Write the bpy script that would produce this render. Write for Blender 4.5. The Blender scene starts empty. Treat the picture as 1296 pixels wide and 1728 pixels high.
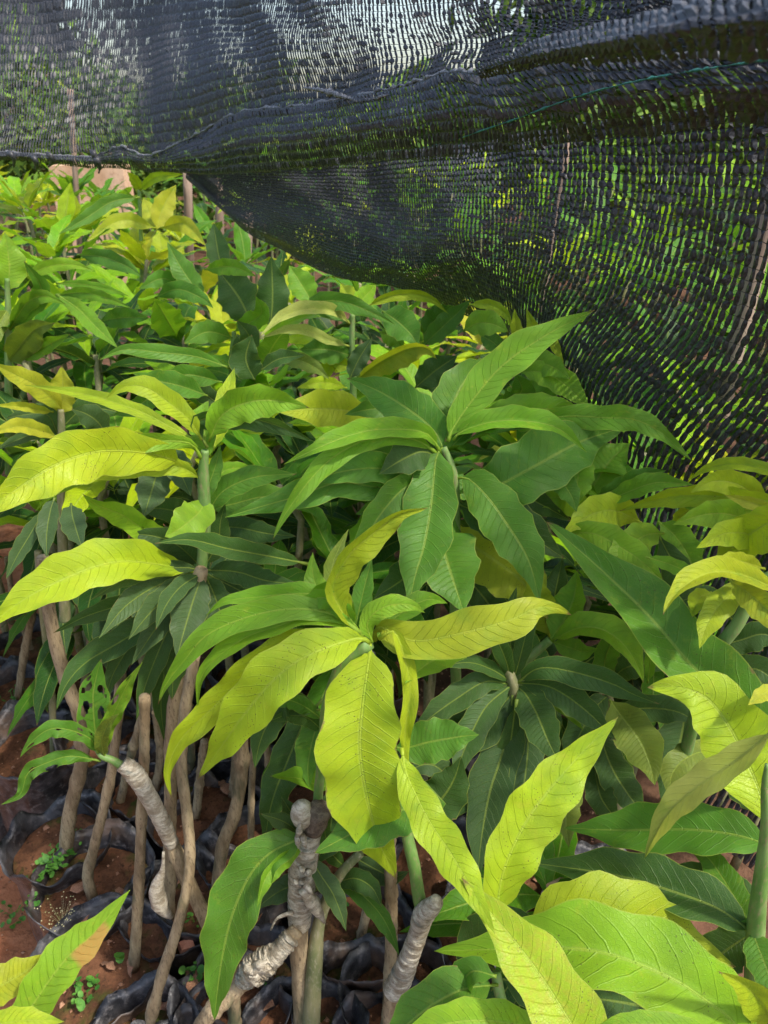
import bpy, math, random
import numpy as np
from mathutils import Vector, Matrix, noise as mnoise
R = math.radians
random.seed(11)
rng = np.random.default_rng(5)
scn = bpy.context.scene
col = scn.collection

# ------------------------------------------------------------------ camera, sky, sun
CAMZ, PITCH, FPX = 1.30, R(28.0), 1248.0
cd = bpy.data.cameras.new('camera'); cam = bpy.data.objects.new('camera', cd); col.objects.link(cam)
cam.location = (0, 0, CAMZ); cam.rotation_euler = (R(90) - PITCH, 0, 0)
cd.sensor_fit = 'VERTICAL'; cd.sensor_height = 36.0; cd.lens = 36.0 * FPX / 1728.0
cd.clip_start = 0.02; cd.clip_end = 400
cd.dof.use_dof = True; cd.dof.focus_distance = 0.76; cd.dof.aperture_fstop = 13.0
scn.camera = cam
SUN_EL, SUN_AZ = R(57), R(120)          # azimuth measured from +Y towards +X
w = bpy.data.worlds.new("World"); scn.world = w; w.use_nodes = True
nt = w.node_tree; bg = nt.nodes['Background']
sky = nt.nodes.new('ShaderNodeTexSky'); sky.sky_type = 'NISHITA'; sky.sun_disc = False
sky.sun_elevation = SUN_EL; sky.sun_rotation = SUN_AZ; sky.dust_density = 3.0; sky.air_density = 1.2
nt.links.new(sky.outputs[0], bg.inputs[0]); bg.inputs[1].default_value = 0.15
sd = bpy.data.lights.new('sun', 'SUN'); sd.energy = 2.4; sd.angle = R(4.0); sd.color = (1, .95, .86)
so = bpy.data.objects.new('sun', sd); col.objects.link(so)
sdir = Vector((math.sin(SUN_AZ) * math.cos(SUN_EL), math.cos(SUN_AZ) * math.cos(SUN_EL), math.sin(SUN_EL)))
so.rotation_euler = sdir.to_track_quat('Z', 'Y').to_euler(); so.location = (2, 3, 5)
scn.view_settings.view_transform = 'Standard'; scn.view_settings.look = 'None'
scn.view_settings.exposure = 0.98; scn.view_settings.gamma = 1
scn.render.engine = 'CYCLES'
scn.cycles.max_bounces = 7; scn.cycles.transparent_max_bounces = 16
scn.cycles.use_denoising = True

CP, SP = math.cos(PITCH), math.sin(PITCH)
def at(px, py, F):
    """world point on the ray through photo pixel (px,py) at forward (ground) distance F"""
    X = (px - 648.0) / FPX; Y = (py - 864.0) / FPX
    d = F / (CP - Y * SP)
    return Vector((d * X, F, CAMZ - d * (Y * CP + SP)))
def zdepth(p): return p.y * CP + (CAMZ - p.z) * SP
def at_height(px, py, z):
    X = (px - 648.0) / FPX; Y = (py - 864.0) / FPX
    d = (CAMZ - z) / (Y * CP + SP)
    return Vector((d * X, d * (CP - Y * SP), z))

# ------------------------------------------------------------------ materials
def mat(name):
    m = bpy.data.materials.new(name); m.use_nodes = True
    n = m.node_tree; n.nodes.clear()
    return m, n
class NB:
    def __init__(s, nt): s.t = nt
    def n(s, typ, **kw):
        x = s.t.nodes.new(typ)
        for k, v in kw.items(): setattr(x, k, v)
        return x
    def l(s, a, b): s.t.links.new(a, b)
    def val(s, sock, v):
        if hasattr(v, 'links') or hasattr(v, 'is_linked'): s.l(v, sock)
        else: sock.default_value = v
    def m(s, op, a, b=0.0, c=0.0, clamp=False):
        x = s.n('ShaderNodeMath', operation=op, use_clamp=clamp)
        s.val(x.inputs[0], a); s.val(x.inputs[1], b); s.val(x.inputs[2], c); return x.outputs[0]
    def mix(s, f, a, b, blend='MIX'):
        x = s.n('ShaderNodeMix', data_type='RGBA', blend_type=blend)
        s.val(x.inputs[0], f); s.val(x.inputs[6], a); s.val(x.inputs[7], b); return x.outputs[2]
    def ramp(s, f, lo, hi):
        x = s.n('ShaderNodeMapRange', interpolation_type='SMOOTHSTEP'); s.val(x.inputs[0], f)
        x.inputs[1].default_value = lo; x.inputs[2].default_value = hi; return x.outputs[0]
    def noise(s, vec, scale, detail=3, rough=.55):
        x = s.n('ShaderNodeTexNoise'); s.l(vec, x.inputs['Vector']); x.inputs['Scale'].default_value = scale
        x.inputs['Detail'].default_value = detail; x.inputs['Roughness'].default_value = rough; return x.outputs[0]
    def bump(s, h, dist, strength=1.0):
        x = s.n('ShaderNodeBump'); s.l(h, x.inputs['Height']); x.inputs['Distance'].default_value = dist
        x.inputs['Strength'].default_value = strength; return x.outputs[0]
def c4(r, g, b): return (r, g, b, 1)

def leaf_material(name='leaf_blade', orange=False):
    m, t = mat(name); b = NB(t)
    out = b.n('ShaderNodeOutputMaterial'); oi = b.n('ShaderNodeObjectInfo')
    uv = b.n('ShaderNodeUVMap'); sep = b.n('ShaderNodeSeparateXYZ'); b.l(uv.outputs[0], sep.inputs[0])
    s, tt = sep.outputs[0], sep.outputs[1]
    ta = b.m('MULTIPLY', b.m('ABSOLUTE', b.m('SUBTRACT', tt, .5)), 2)         # 0 midrib .. 1 edge
    side = b.m('MULTIPLY', b.m('GREATER_THAN', tt, .5), .37)
    # vector for noise: leaf space shifted per object
    rnd = b.m('MULTIPLY', oi.outputs['Random'], 37.0)
    comb = b.n('ShaderNodeCombineXYZ'); b.l(b.m('MULTIPLY', s, 4.5), comb.inputs[0]); b.l(tt, comb.inputs[1]); b.l(rnd, comb.inputs[2])
    vec = comb.outputs[0]
    wob = b.m('MULTIPLY', b.m('SUBTRACT', b.noise(vec, 2.2, 2), .5), .7)
    q = b.m('ADD', b.m('SUBTRACT', b.m('MULTIPLY', s, b.m('ADD', 14.0, b.m('MULTIPLY', b.m('FRACT', b.m('MULTIPLY', oi.outputs['Random'], 5.3)), 7.0))), b.m('MULTIPLY', b.m('POWER', ta, 1.3), 2.0)), b.m('ADD', side, wob))
    fr = b.m('ABSOLUTE', b.m('SUBTRACT', b.m('FRACT', q), .5))                   # .5 at vein
    vein = b.ramp(fr, .43, .495)
    vein = b.m('MULTIPLY', vein, b.m('SUBTRACT', 1.0, b.m('MULTIPLY', b.m('POWER', ta, 2.0), .8)))
    mid = b.m('SUBTRACT', 1.0, b.ramp(ta, .02, .075))
    vo = b.n('ShaderNodeTexVoronoi', feature='DISTANCE_TO_EDGE'); b.l(vec, vo.inputs['Vector']); vo.inputs['Scale'].default_value = 20
    net = b.m('SUBTRACT', 1.0, b.ramp(vo.outputs[0], .0, .10))
    base = oi.outputs['Color']
    big = b.noise(vec, 1.6, 4)
    hsv = b.n('ShaderNodeHueSaturation'); b.l(base, hsv.inputs['Color'])
    b.l(b.m('ADD', .488, b.m('MULTIPLY', b.noise(vec, 3.1, 3), .024)), hsv.inputs['Hue'])
    b.l(b.m('ADD', .62, b.m('MULTIPLY', big, .76)), hsv.inputs['Value'])
    c = hsv.outputs[0]
    # chlorotic mottling for strongly spotted leaves
    al = oi.outputs['Alpha']
    mot = b.m('MULTIPLY', b.ramp(b.noise(vec, 9, 5, .7), .45, .62), b.m('MULTIPLY', b.m('POWER', al, 2.5), .9))
    c = b.mix(b.m('MINIMUM', mot, .8), c, c4(.44, .43, .02))
    veincol = b.mix(.55, c, c4(.32, .42, .06))
    lum = b.n('ShaderNodeRGBToBW'); b.l(base, lum.inputs[0])
    isdark = b.m('SUBTRACT', 1.0, b.ramp(lum.outputs[0], .13, .3))
    vc2 = b.mix(b.m('MULTIPLY', isdark, .9), b.mix(.45, c, c4(.07, .16, .01)), veincol)
    c = b.mix(b.m('MULTIPLY', vein, b.m('ADD', .10, b.m('MULTIPLY', b.noise(vec, 1.7, 3), .28))), c, vc2)
    c = b.mix(b.m('MULTIPLY', net, .22), c, vc2)
    edge = b.ramp(ta, .955, .995)
    c = b.mix(b.m('MULTIPLY', edge, .55), c, c4(.42, .46, .06))
    c = b.mix(b.m('MULTIPLY', mid, .62), c, b.mix(.7, c, c4(.42, .52, .09)))
    # dust and specks
    dust = b.m('MULTIPLY', b.ramp(b.noise(vec, 5.5, 6, .7), .5, .8), b.m('MULTIPLY', isdark, .16))
    c = b.mix(dust, c, c4(.24, .25, .2))
    spot_n = b.n('ShaderNodeTexVoronoi'); b.l(vec, spot_n.inputs['Vector']); spot_n.inputs['Scale'].default_value = 16
    sp = b.m('MULTIPLY', b.m('LESS_THAN', spot_n.outputs[0], .17), b.ramp(b.noise(vec, 2.3, 2), .47, .60))
    sp = b.m('MULTIPLY', sp, b.m('MAXIMUM', b.ramp(oi.outputs['Random'], .35, .6), b.m('GREATER_THAN', al, .1)))
    c = b.mix(b.m('MULTIPLY', sp, .85), c, c4(.07, .035, .01))
    # brown blotches only on leaves given some
    bl = b.m('MULTIPLY', b.ramp(b.noise(vec, 2.4, 6, .75), .66, .70), b.ramp(al, .15, .4))
    c = b.mix(bl, c, c4(.10, .055, .015))
    # withered tips and bitten brown margins on some leaves
    tipb = b.m('MULTIPLY', b.ramp(b.m('ADD', s, b.m('MULTIPLY', b.noise(vec, 6, 4), .12)), 1.02, 1.05), b.ramp(b.m('FRACT', b.m('MULTIPLY', oi.outputs['Random'], 7.31)), .45, .5))
    c = b.mix(b.m('MULTIPLY', tipb, .9), c, c4(.20, .11, .045))
    mar = b.m('MULTIPLY', b.ramp(b.m('ADD', ta, b.m('MULTIPLY', b.noise(vec, 4.2, 4), .5)), 1.26, 1.30), b.ramp(b.m('FRACT', b.m('MULTIPLY', oi.outputs['Random'], 3.77)), .5, .55))
    c = b.mix(b.m('MULTIPLY', mar, .8), c, c4(.22, .13, .05))
    patch = b.m('MULTIPLY', b.ramp(b.noise(vec, 1.1, 3), .52, .68), .35)
    c = b.mix(b.m('MULTIPLY', patch, b.ramp(lum.outputs[0], .12, .3)), c, c4(.13, .30, .012))
    yl = b.m('MULTIPLY', b.ramp(b.noise(vec, 3.3, 5, .7), .56, .72), b.m('MULTIPLY', b.ramp(lum.outputs[0], .1, .25), .30))
    c = b.mix(yl, c, c4(.58, .56, .04))
    if orange:
        om = b.m('MULTIPLY', b.ramp(b.m('ADD', s, b.m('MULTIPLY', b.noise(vec, 3, 2), .06)), .55, .60), b.m('SUBTRACT', 1.0, b.ramp(b.m('ADD', s, b.m('MULTIPLY', b.noise(vec, 4, 2), .06)), .80, .85)))
        om = b.m('MULTIPLY', om, b.m('SUBTRACT', 1.0, b.ramp(b.m('ADD', tt, b.m('MULTIPLY', b.noise(vec, 5, 2), .1)), .50, .60)))
        c = b.mix(om, c, b.mix(b.noise(vec, 12, 4), c4(.62, .27, .05), c4(.50, .36, .08)))
    geo = b.n('ShaderNodeNewGeometry')
    c = b.mix(b.m('MULTIPLY', geo.outputs['Backfacing'], .35), c, b.mix(.5, c, c4(.2, .3, .1)))
    h = b.m('ADD', b.m('MULTIPLY', b.m('MULTIPLY', vein, -1.0), 1.0), b.m('ADD', b.m('MULTIPLY', net, -.25), b.m('MULTIPLY', mid, .8)))
    h = b.m('ADD', h, b.m('MULTIPLY', b.m('SINE', b.m('MULTIPLY', q, 6.283)), -.12))
    nor = b.bump(h, .0006, .8)
    p = b.n('ShaderNodeBsdfPrincipled'); b.l(c, p.inputs['Base Color']); b.l(nor, p.inputs['Normal'])
    b.l(b.m('ADD', .30, b.m('MULTIPLY', b.noise(vec, 7, 4), .30)), p.inputs['Roughness'])
    p.inputs['Specular IOR Level'].default_value = .32
    tr = b.n('ShaderNodeBsdfTranslucent'); b.l(nor, tr.inputs['Normal'])
    g = b.n('ShaderNodeGamma'); b.l(c, g.inputs[0]); g.inputs[1].default_value = .85
    b.l(b.mix(1.0, g.outputs[0], c4(1.0, 1.0, .35), 'MULTIPLY'), tr.inputs[0])
    ms = b.n('ShaderNodeMixShader'); ms.inputs[0].default_value = .42
    b.l(p.outputs[0], ms.inputs[1]); b.l(tr.outputs[0], ms.inputs[2]); b.l(ms.outputs[0], out.inputs[0])
    return m
LEAF = leaf_material(); LEAFO = leaf_material('blotched_leaf_blade', True)

def noisy(name, cols, scale, rough=.8, bump=.002, detail=6, spec=.3, crumple=0, stretch=(1, 1, 1), thr=(.35, .65), second=None, gen='Object'):
    m, t = mat(name); b = NB(t); out = b.n('ShaderNodeOutputMaterial')
    tc = b.n('ShaderNodeTexCoord'); mp = b.n('ShaderNodeMapping'); b.l(tc.outputs[gen], mp.inputs[0]); mp.inputs['Scale'].default_value = stretch
    oi = b.n('ShaderNodeObjectInfo'); off = b.n('ShaderNodeVectorMath', operation='ADD'); b.l(mp.outputs[0], off.inputs[0])
    cb = b.n('ShaderNodeCombineXYZ'); b.l(b.m('MULTIPLY', oi.outputs['Random'], 19.0), cb.inputs[0]); b.l(cb.outputs[0], off.inputs[1]); v = off.outputs[0]
    n1 = b.noise(v, scale, detail, .65); n2 = b.noise(v, scale * 5.3, 5, .7)
    c = b.mix(b.ramp(n1, *thr), c4(*cols[0]), c4(*cols[1]))
    if len(cols) > 2: c = b.mix(b.ramp(n2, .5, .72), c, c4(*cols[2]))
    if second:
        c = b.mix(b.ramp(b.noise(v, second[0], 4, .6), second[2], second[3]), c, c4(*second[1]))
    p = b.n('ShaderNodeBsdfPrincipled'); b.l(c, p.inputs['Base Color']); p.inputs['Specular IOR Level'].default_value = spec
    b.l(b.m('ADD', rough - .12, b.m('MULTIPLY', n2, .24)), p.inputs['Roughness'])
    hh = b.m('ADD', n1, b.m('MULTIPLY', n2, .5))
    if crumple:
        vo = b.n('ShaderNodeTexVoronoi', feature='F1'); dv = b.n('ShaderNodeVectorMath', operation='ADD'); nz = b.n('ShaderNodeTexNoise'); b.l(v, nz.inputs['Vector']); nz.inputs['Scale'].default_value = crumple * .6
        b.l(v, dv.inputs[0]); sc_ = b.n('ShaderNodeVectorMath', operation='SCALE'); b.l(nz.outputs[1], sc_.inputs[0]); sc_.inputs['Scale'].default_value = .6 / crumple; b.l(sc_.outputs[0], dv.inputs[1]); b.l(dv.outputs[0], vo.inputs['Vector']); vo.inputs['Scale'].default_value = crumple
        hh = b.m('ADD', hh, b.m('MULTIPLY', vo.outputs[0], 1.6))
    b.l(b.bump(hh, bump), p.inputs['Normal'])
    b.l(p.outputs[0], out.inputs[0]); return m
BARK = noisy('woody_bark', [(.22, .155, .085), (.40, .305, .18), (.12, .085, .05)], 70, .8, .0028, stretch=(1, 1, .22), second=(22, (.10, .10, .05), .54, .66))
GREENSTEM = noisy('green_stem', [(.10, .20, .04), (.19, .29, .09), (.24, .2, .1)], 50, .55, .0006, stretch=(1, 1, .3))
MIDSTEM = noisy('olive_stem', [(.13, .15, .06), (.24, .22, .11), (.3, .27, .18)], 50, .65, .001, stretch=(1, 1, .3))
TAPE = noisy('weathered_graft_tape', [(.27, .22, .15), (.56, .50, .39), (.13, .10, .065)], 65, .38, .0030, spec=.55, stretch=(1, 1, 2.4), thr=(.38, .62), second=(30, (.14, .15, .12), .55, .7))
BAG = noisy('black_poly_bag', [(.016, .016, .018), (.070, .069, .074), (.15, .14, .14)], 16, .42, .0035, spec=.5, crumple=26, second=(9, (.13, .085, .06), .50, .72), thr=(.4, .62))
SOIL = noisy('red_soil', [(.085, .040, .022), (.19, .085, .043), (.045, .026, .016)], 30, .95, .006, spec=.1, second=(14, (.050, .065, .015), .52, .68))
GROUND = noisy('dulled_brown_earth', [(.085, .045, .028), (.14, .075, .045), (.05, .03, .02)], 9, .95, .01, spec=.1, second=(3.0, (.21, .10, .06), .5, .8))  # colour toned down off the path for darker gaps and less red bounce
PATHM = noisy('dry_red_earth', [(.26, .095, .042), (.40, .17, .085), (.15, .06, .03)], 9, .95, .01, spec=.1, second=(3.0, (.21, .10, .06), .5, .8))
NETM = noisy('black_net_tape', [(.020, .020, .023), (.064, .065, .073)], 300, .42, .0003, spec=.40)
HEMM = noisy('frayed_edge_cord', [(.06, .06, .065), (.26, .26, .27)], 300, .5, .0005)
MINT = noisy('mint_thread', [(.02, .10, .08), (.05, .24, .18)], 200, .5, .0003)
WOOD = noisy('weathered_stake_wood', [(.20, .135, .10), (.34, .25, .19), (.12, .08, .06)], 14, .85, .003, stretch=(1, 1, .12))
DEAD = noisy('dry_leaf', [(.22, .10, .055), (.40, .22, .13), (.12, .06, .035)], 40, .75, .001)
WEED = noisy('weed_green', [(.035, .13, .015), (.10, .25, .03)], 60, .6, .001)
MUD = noisy('ochre_wall', [(.50, .31, .18), (.62, .42, .27), (.38, .22, .13)], 4, .9, .01)
FOLI = noisy('far_foliage', [(.03, .075, .012), (.13, .24, .02), (.30, .36, .03)], 1.4, .7, .01, gen='Object')
PEBB = noisy('clay_brick_bit', [(.42, .17, .10), (.55, .27, .18)], 40, .9, .002)
FLOWER = noisy('pink_cloth', [(.6, .25, .32), (.75, .45, .5)], 10, .8, .002)

# ------------------------------------------------------------------ object helpers
def tag(o, label=None, cat=None, group=None, kind=None):
    if label: o['label'] = label
    if cat: o['category'] = cat
    if group: o['group'] = group
    if kind: o['kind'] = kind
    return o
def empty(name, loc, rz=0.0):
    o = bpy.data.objects.new(name, None); col.objects.link(o); o.location = loc; o.rotation_euler = (0, 0, rz)
    o.empty_display_size = .05; return o
def mobj(name, verts, faces, m, parent=None, uvs=None, smooth=True, origin=None):
    """ONE mesh object. verts in world space when origin given (made local to it)"""
    V = np.asarray(verts, dtype=float)
    o0 = np.zeros(3) if origin is None else np.array(origin, dtype=float)
    me = bpy.data.meshes.new(name); me.from_pydata((V - o0).tolist(), [], faces)
    if uvs is not None:
        U = me.uv_layers.new(name='UVMap'); idx = np.empty(len(me.loops), dtype=np.int32); me.loops.foreach_get('vertex_index', idx)
        U.data.foreach_set('uv', np.asarray(uvs, dtype=np.float32)[idx].ravel())
    if smooth: me.polygons.foreach_set('use_smooth', [True] * len(me.polygons))
    me.materials.append(m); me.update()
    o = bpy.data.objects.new(name, me); col.objects.link(o)
    if parent is not None: o.parent = parent
    return o
def crom(P, n):
    """Catmull-Rom through rows of P, n samples"""
    P = np.asarray(P, dtype=float)
    if len(P) == 2: t = np.linspace(0, 1, n)[:, None]; return P[0] * (1 - t) + P[1] * t
    Q = np.vstack([2 * P[0] - P[1], P, 2 * P[-1] - P[-2]])
    seg = np.linalg.norm(np.diff(P[:, :2], axis=0), axis=1) ** .8 + 1e-9
    cum = np.concatenate([[0], np.cumsum(seg)]); cum /= cum[-1]
    out = []
    for t in np.linspace(0, 1, n):
        i = min(np.searchsorted(cum, t, side='right') - 1, len(P) - 2); u = (t - cum[i]) / (cum[i + 1] - cum[i])
        a, b_, c, d = Q[i], Q[i + 1], Q[i + 2], Q[i + 3]
        out.append(.5 * ((2 * b_) + (c - a) * u + (2 * a - 5 * b_ + 4 * c - d) * u * u + (3 * b_ - a - 3 * c + d) * u ** 3))
    return np.array(out)
def unit(v): return v / (np.linalg.norm(v, axis=-1, keepdims=True) + 1e-12)
def tube(path, radii, seg=8, knob=0.0, seed=0, cap=True, ridge=0, ridge_amp=0.0):
    P = np.asarray(path, float); n = len(P); rad = np.interp(np.linspace(0, 1, n), np.linspace(0, 1, len(radii)), radii)
    T = unit(np.gradient(P, axis=0)); ref = np.array([0.31, .95, .05]); V = []; F = []; UV = []
    lr = np.random.default_rng(seed); nod = np.zeros(n)
    if n > 24 and knob > .03 and not ridge:
        for _ in range(5): nod += lr.uniform(.10, .26) * np.exp(-((np.arange(n) - lr.uniform(2, n - 2)) / 1.1) ** 2)
    rad = rad * (1 + nod)
    kn = 1 + knob * lr.normal(size=(n, 1)) * .5 + knob * .4 * lr.normal(size=(n, seg))
    for i in range(n):
        A = unit(np.cross(T[i], ref)); B = np.cross(T[i], A)
        for k in range(seg):
            a = 2 * math.pi * k / seg; r = rad[i] * kn[i, k]
            if ridge: q_ = (ridge * i / n * (1 + .15 * math.sin(i * 9.0 / n + seed)) + a / (2 * math.pi)) % 1.0; r *= 1 + ridge_amp * (q_ ** .6 - .5) * 2
            V.append(P[i] + (A * math.cos(a) + B * math.sin(a)) * r); UV.append((0.0, .5))
    for i in range(n - 1):
        for k in range(seg):
            k2 = (k + 1) % seg; F.append((i * seg + k, i * seg + k2, (i + 1) * seg + k2, (i + 1) * seg + k))
    if cap: F.append(tuple(range(seg - 1, -1, -1))); F.append(tuple((n - 1) * seg + k for k in range(seg)))
    return V, F, UV

# ------------------------------------------------------------------ leaves
def profile(s):
    f = np.clip(s, 1e-5, 1) ** .52 * np.clip(1 - s, 0, 1) ** .72
    f /= (.4194 ** .52 * .5806 ** .72)
    k = np.clip((s - .60) / .40, 0, 1); return f * (1 - .5 * k * k * (3 - 2 * k))
def blade(C, T, S, N, Ha, Hb, pa, pb, seed, nv=5, wave=.16, s0=.06, holes=0, waves=3.0):
    """C centreline, S the a-side direction, N the upper face; Ha/Hb half widths (m), pa/pb fold angles (rad)"""
    lr = np.random.default_rng(seed); n = len(C); s = np.linspace(0, 1, n); sb = np.clip((s - s0) / (1 - s0), 0, 1)
    w = profile(sb); jit = lr.uniform(0, 6.28, 8); V = []; UV = []
    ts = np.concatenate([-np.linspace(1, 0, nv + 1)[:-1], [0], np.linspace(0, 1, nv + 1)[1:]])
    for i in range(n):
        for t in ts:
            H, ph, sg, k0 = (Ha, pa, 1, 0) if t > 0 else (Hb, pb, -1, 3)
            at_ = abs(t); ww = w[i] * H * (1 + .085 * math.sin(waves * 1.7 * 6.28 * s[i] + jit[k0]) * at_)
            lift = math.sin(ph) * at_ - .16 * at_ * at_ * math.cos(ph)
            und = wave * at_ ** 1.6 * (math.sin(waves * 6.28 * s[i] + jit[k0 + 1]) + .45 * math.sin(waves * 2.3 * 6.28 * s[i] + jit[k0 + 2])) * min(1, w[i] * 1.6)
            V.append(C[i] + S[i] * (sg * math.cos(ph) * at_ * ww) + N[i] * (lift * ww + und * H * .55))
            UV.append((sb[i], .5 + .5 * t))
    m = len(ts); F = []
    hc = holes if isinstance(holes, list) else [(lr.uniform(.15, .85), lr.uniform(-.85, .85), lr.uniform(.03, .075)) for _ in range(holes)]
    for i in range(n - 1):
        if s[i + 1] <= s0 * .99: continue
        for k in range(m - 1):
            if holes:
                sc, tc = (s[i] + s[i + 1]) / 2, (ts[k] + ts[k + 1]) / 2
                if any((sc - a) ** 2 + ((tc - b_) * .22) ** 2 < (r * (1 + .4 * math.sin(9 * sc + 5 * tc + r * 99))) ** 2 * .5 for a, b_, r in hc): continue
            F.append((i * m + k, i * m + k + 1, (i + 1) * m + k + 1, (i + 1) * m + k))
    # petiole and midrib as one tapering tube fused under the blade
    L = np.linalg.norm(np.diff(C, axis=0), axis=1).sum(); r0 = max(.0011, min(.0021, L * .0085))
    rad = r0 * (1 - .78 * s) * (1 + .5 * np.exp(-(s / .05) ** 2)); off = -N * (rad * .55 * (sb > 0))[:, None]
    tv, tf, tu = tube(C + off, rad, 6, cap=True); b0 = len(V); V += [np.array(x) for x in tv]; F += [tuple(b0 + i for i in f) for f in tf]
    UV += [(sb[i // 6], .5) for i in range(len(tv))]
    return V, F, UV

PAL = dict(lime=(.42, .55, .003), lg=(.17, .38, .004), mg=(.070, .225, .004), dg=(.018, .080, .006), dd=(.034, .088, .026),
           ye=(.50, .52, .02), ly=(.40, .47, .004), py=(.52, .55, .12), ol=(.16, .22, .015), bg=(.23, .44, .004))
PLANTS = {}; STEM = {}
def jitter(c, a=.10):
    k = 1 + random.uniform(-a, a); return (c[0] * k * (1 + random.uniform(-a, a)), c[1] * k, c[2] * k, 0.0)
SEED = [100]
def hleaf(pl, colr, wa, wb, F0, F1, *pts, spot=0.0, wave=.14, holes=0, n=None, arch=0.0, waves=None, s0=.06, label=None):
    """hero leaf of plant pl: midrib through photo pixels pts (base to tip) at forward distances F0..F1; wa, wb seen half widths"""
    SEED[0] += 1; root = PLANTS[pl]; ox = np.array(root.location)
    P = np.array(pts, float); q = np.concatenate([[0], np.cumsum(np.linalg.norm(np.diff(P, axis=0), axis=1))]); L = q[-1]; q /= q[-1]
    n = n or int(min(34, max(16, L / 13))); 
    if holes: n = 60
    D = np.column_stack([P, F0 + (F1 - F0) * q + arch * np.sin(np.pi * q)])
    K = crom(D, n); C = np.array([at(*k) for k in K]); eye = np.array([0, 0, CAMZ])
    T = unit(np.gradient(C, axis=0)); Vw = unit(eye - C); S = unit(np.cross(Vw, T)); N = unit(np.cross(T, S)); 
    dm = np.mean([zdepth(Vector(c)) for c in C]); wa, wb = wa * 1.08, wb * 1.08; H = max(wa, wb) * 1.04
    wave = wave * 2.5
    fa, fb = [max(R(8), min(R(72), math.acos(min(1, x / H)))) for x in (wa, wb)]
    Hm = H * dm / FPX; k = waves or random.uniform(2.0, 3.6)
    V, F, UV = blade(C, T, S, N, Hm, Hm, fa, fb, SEED[0], nv=12 if holes else 5, wave=wave, s0=s0, holes=holes, waves=k)
    o = mobj('leaf', V, F, LEAF, root, UV, origin=ox)
    c = list(jitter(PAL[colr], .07)); c[3] = spot; o.color = c
    if label: o['label'] = label
    return o
def newplant(key, base, label, group=None, bag=True, name='mango_sapling'):
    o = empty(name, (base[0], base[1], 0.0)); PLANTS[key] = o
    tag(o, label, 'mango sapling', group); return o
def hstem(pl, pts, r, m=None, knob=.05, n=None, name='stem', seg=10, F=None, tape=None, ridge=0, ridge_amp=0, parent=None):
    """stem through (px,py,F) points; r radii in metres base to top"""
    root = PLANTS[pl]; n = (n or 60) if not ridge else 170; seg = 22 if ridge else seg; knob = knob * .35 if ridge else knob
    if m is GREENSTEM or m is MIDSTEM: knob = min(knob, .029)
    K = crom(np.array(pts, float), n); C = np.array([at(*k) for k in K]); SEED[0] += 1
    V, Fc, _ = tube(C, r, seg, knob=knob, seed=SEED[0], ridge=ridge, ridge_amp=ridge_amp)
    sub = name != 'stem' and pl in STEM
    o = mobj(name, V, Fc, m or BARK, STEM[pl] if sub else root, origin=np.array(root.location))
    if name == 'stem' and pl not in STEM: STEM[pl] = o
    return o

# ------------------------------------------------------------------ grow bags
BAGS = []
def make_bag_mesh(seed, r=.078, h=.27):
    lr = np.random.default_rng(seed); n = 120; V = []; F = []
    ph = lr.uniform(0, 6.28, 6); prof = [(-.0, .86), (.03, .97), (.10, 1.02), (.17, 1.0), (.22, .97), (.245, 1.0), (.262, 1.06), (.275, 1.1)]
    inner = [(.262, 1.03), (.235, .95)]
    fl = lr.uniform(.3, 1.0)
    for j, (z, k) in enumerate(prof + inner):
        top = max(0, (z - .2) / .075) if j < 8 else max(0, (z - .2) / .075) * .9
        for i in range(n):
            a = 2 * math.pi * i / n
            q_ = Vector((math.cos(a) * 2.2 + seed, math.sin(a) * 2.2, z * 9)); cr = .07 * mnoise.noise(q_) + .024 * (1 - abs(mnoise.noise(Vector((q_.x * 2.2, q_.y * 2.2, q_.z * .8))) * 2)) - .04 + .012 * mnoise.noise(q_ * 5)
            rim = .13 * top * mnoise.noise(Vector((math.cos(a) * 1.4, math.sin(a) * 1.4, seed * 1.7))) * 2 + .018 * top * mnoise.noise(q_ * 3)
            rr = r * (k + cr + rim * fl); zz = z * h / .275 + top * .042 * mnoise.noise(Vector((math.cos(a) * 1.8, math.sin(a) * 1.8, seed * 3.1))) + top * .006 * mnoise.noise(Vector((math.cos(a) * 6, math.sin(a) * 6, seed)))
            V.append((rr * math.cos(a), rr * math.sin(a), zz))
    m = len(prof) + len(inner)
    for j in range(m - 1):
        for i in range(n): i2 = (i + 1) % n; F.append((j * n + i, j * n + i2, (j + 1) * n + i2, (j + 1) * n + i))
    return V, F
def soil_mesh(seed, r=.074, z=.232):
    lr = np.random.default_rng(seed); V = [(0, 0, z + .006)]; F = []; n = 32; rings = 9; o = lr.uniform(0, 50)
    for j in range(1, rings + 1):
        for i in range(n):
            a = 2 * math.pi * i / n; rr = r * j / rings; p = Vector((rr * math.cos(a), rr * math.sin(a), 0))
            hz = mnoise.noise(p * 45 + Vector((o, 0, 0))) * .007 + mnoise.noise(p * 130 + Vector((o, 3, 0))) * .004
            V.append((p.x, p.y, z + hz + .006 * (1 - j / rings)))
    for i in range(n): F.append((0, 1 + i, 1 + (i + 1) % n))
    for j in range(rings - 1):
        for i in range(n): i2 = (i + 1) % n; F.append((1 + j * n + i, 1 + (j + 1) * n + i, 1 + (j + 1) * n + i2, 1 + j * n + i2))
    return V, F
BAGM = []; SOILM = []
for k in range(6):
    o = mobj('grow_bag', *make_bag_mesh(70 + k), BAG); BAGM.append(o.data); bpy.data.objects.remove(o)
    o = mobj('soil', *soil_mesh(170 + k), SOIL); SOILM.append(o.data); bpy.data.objects.remove(o)
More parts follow.
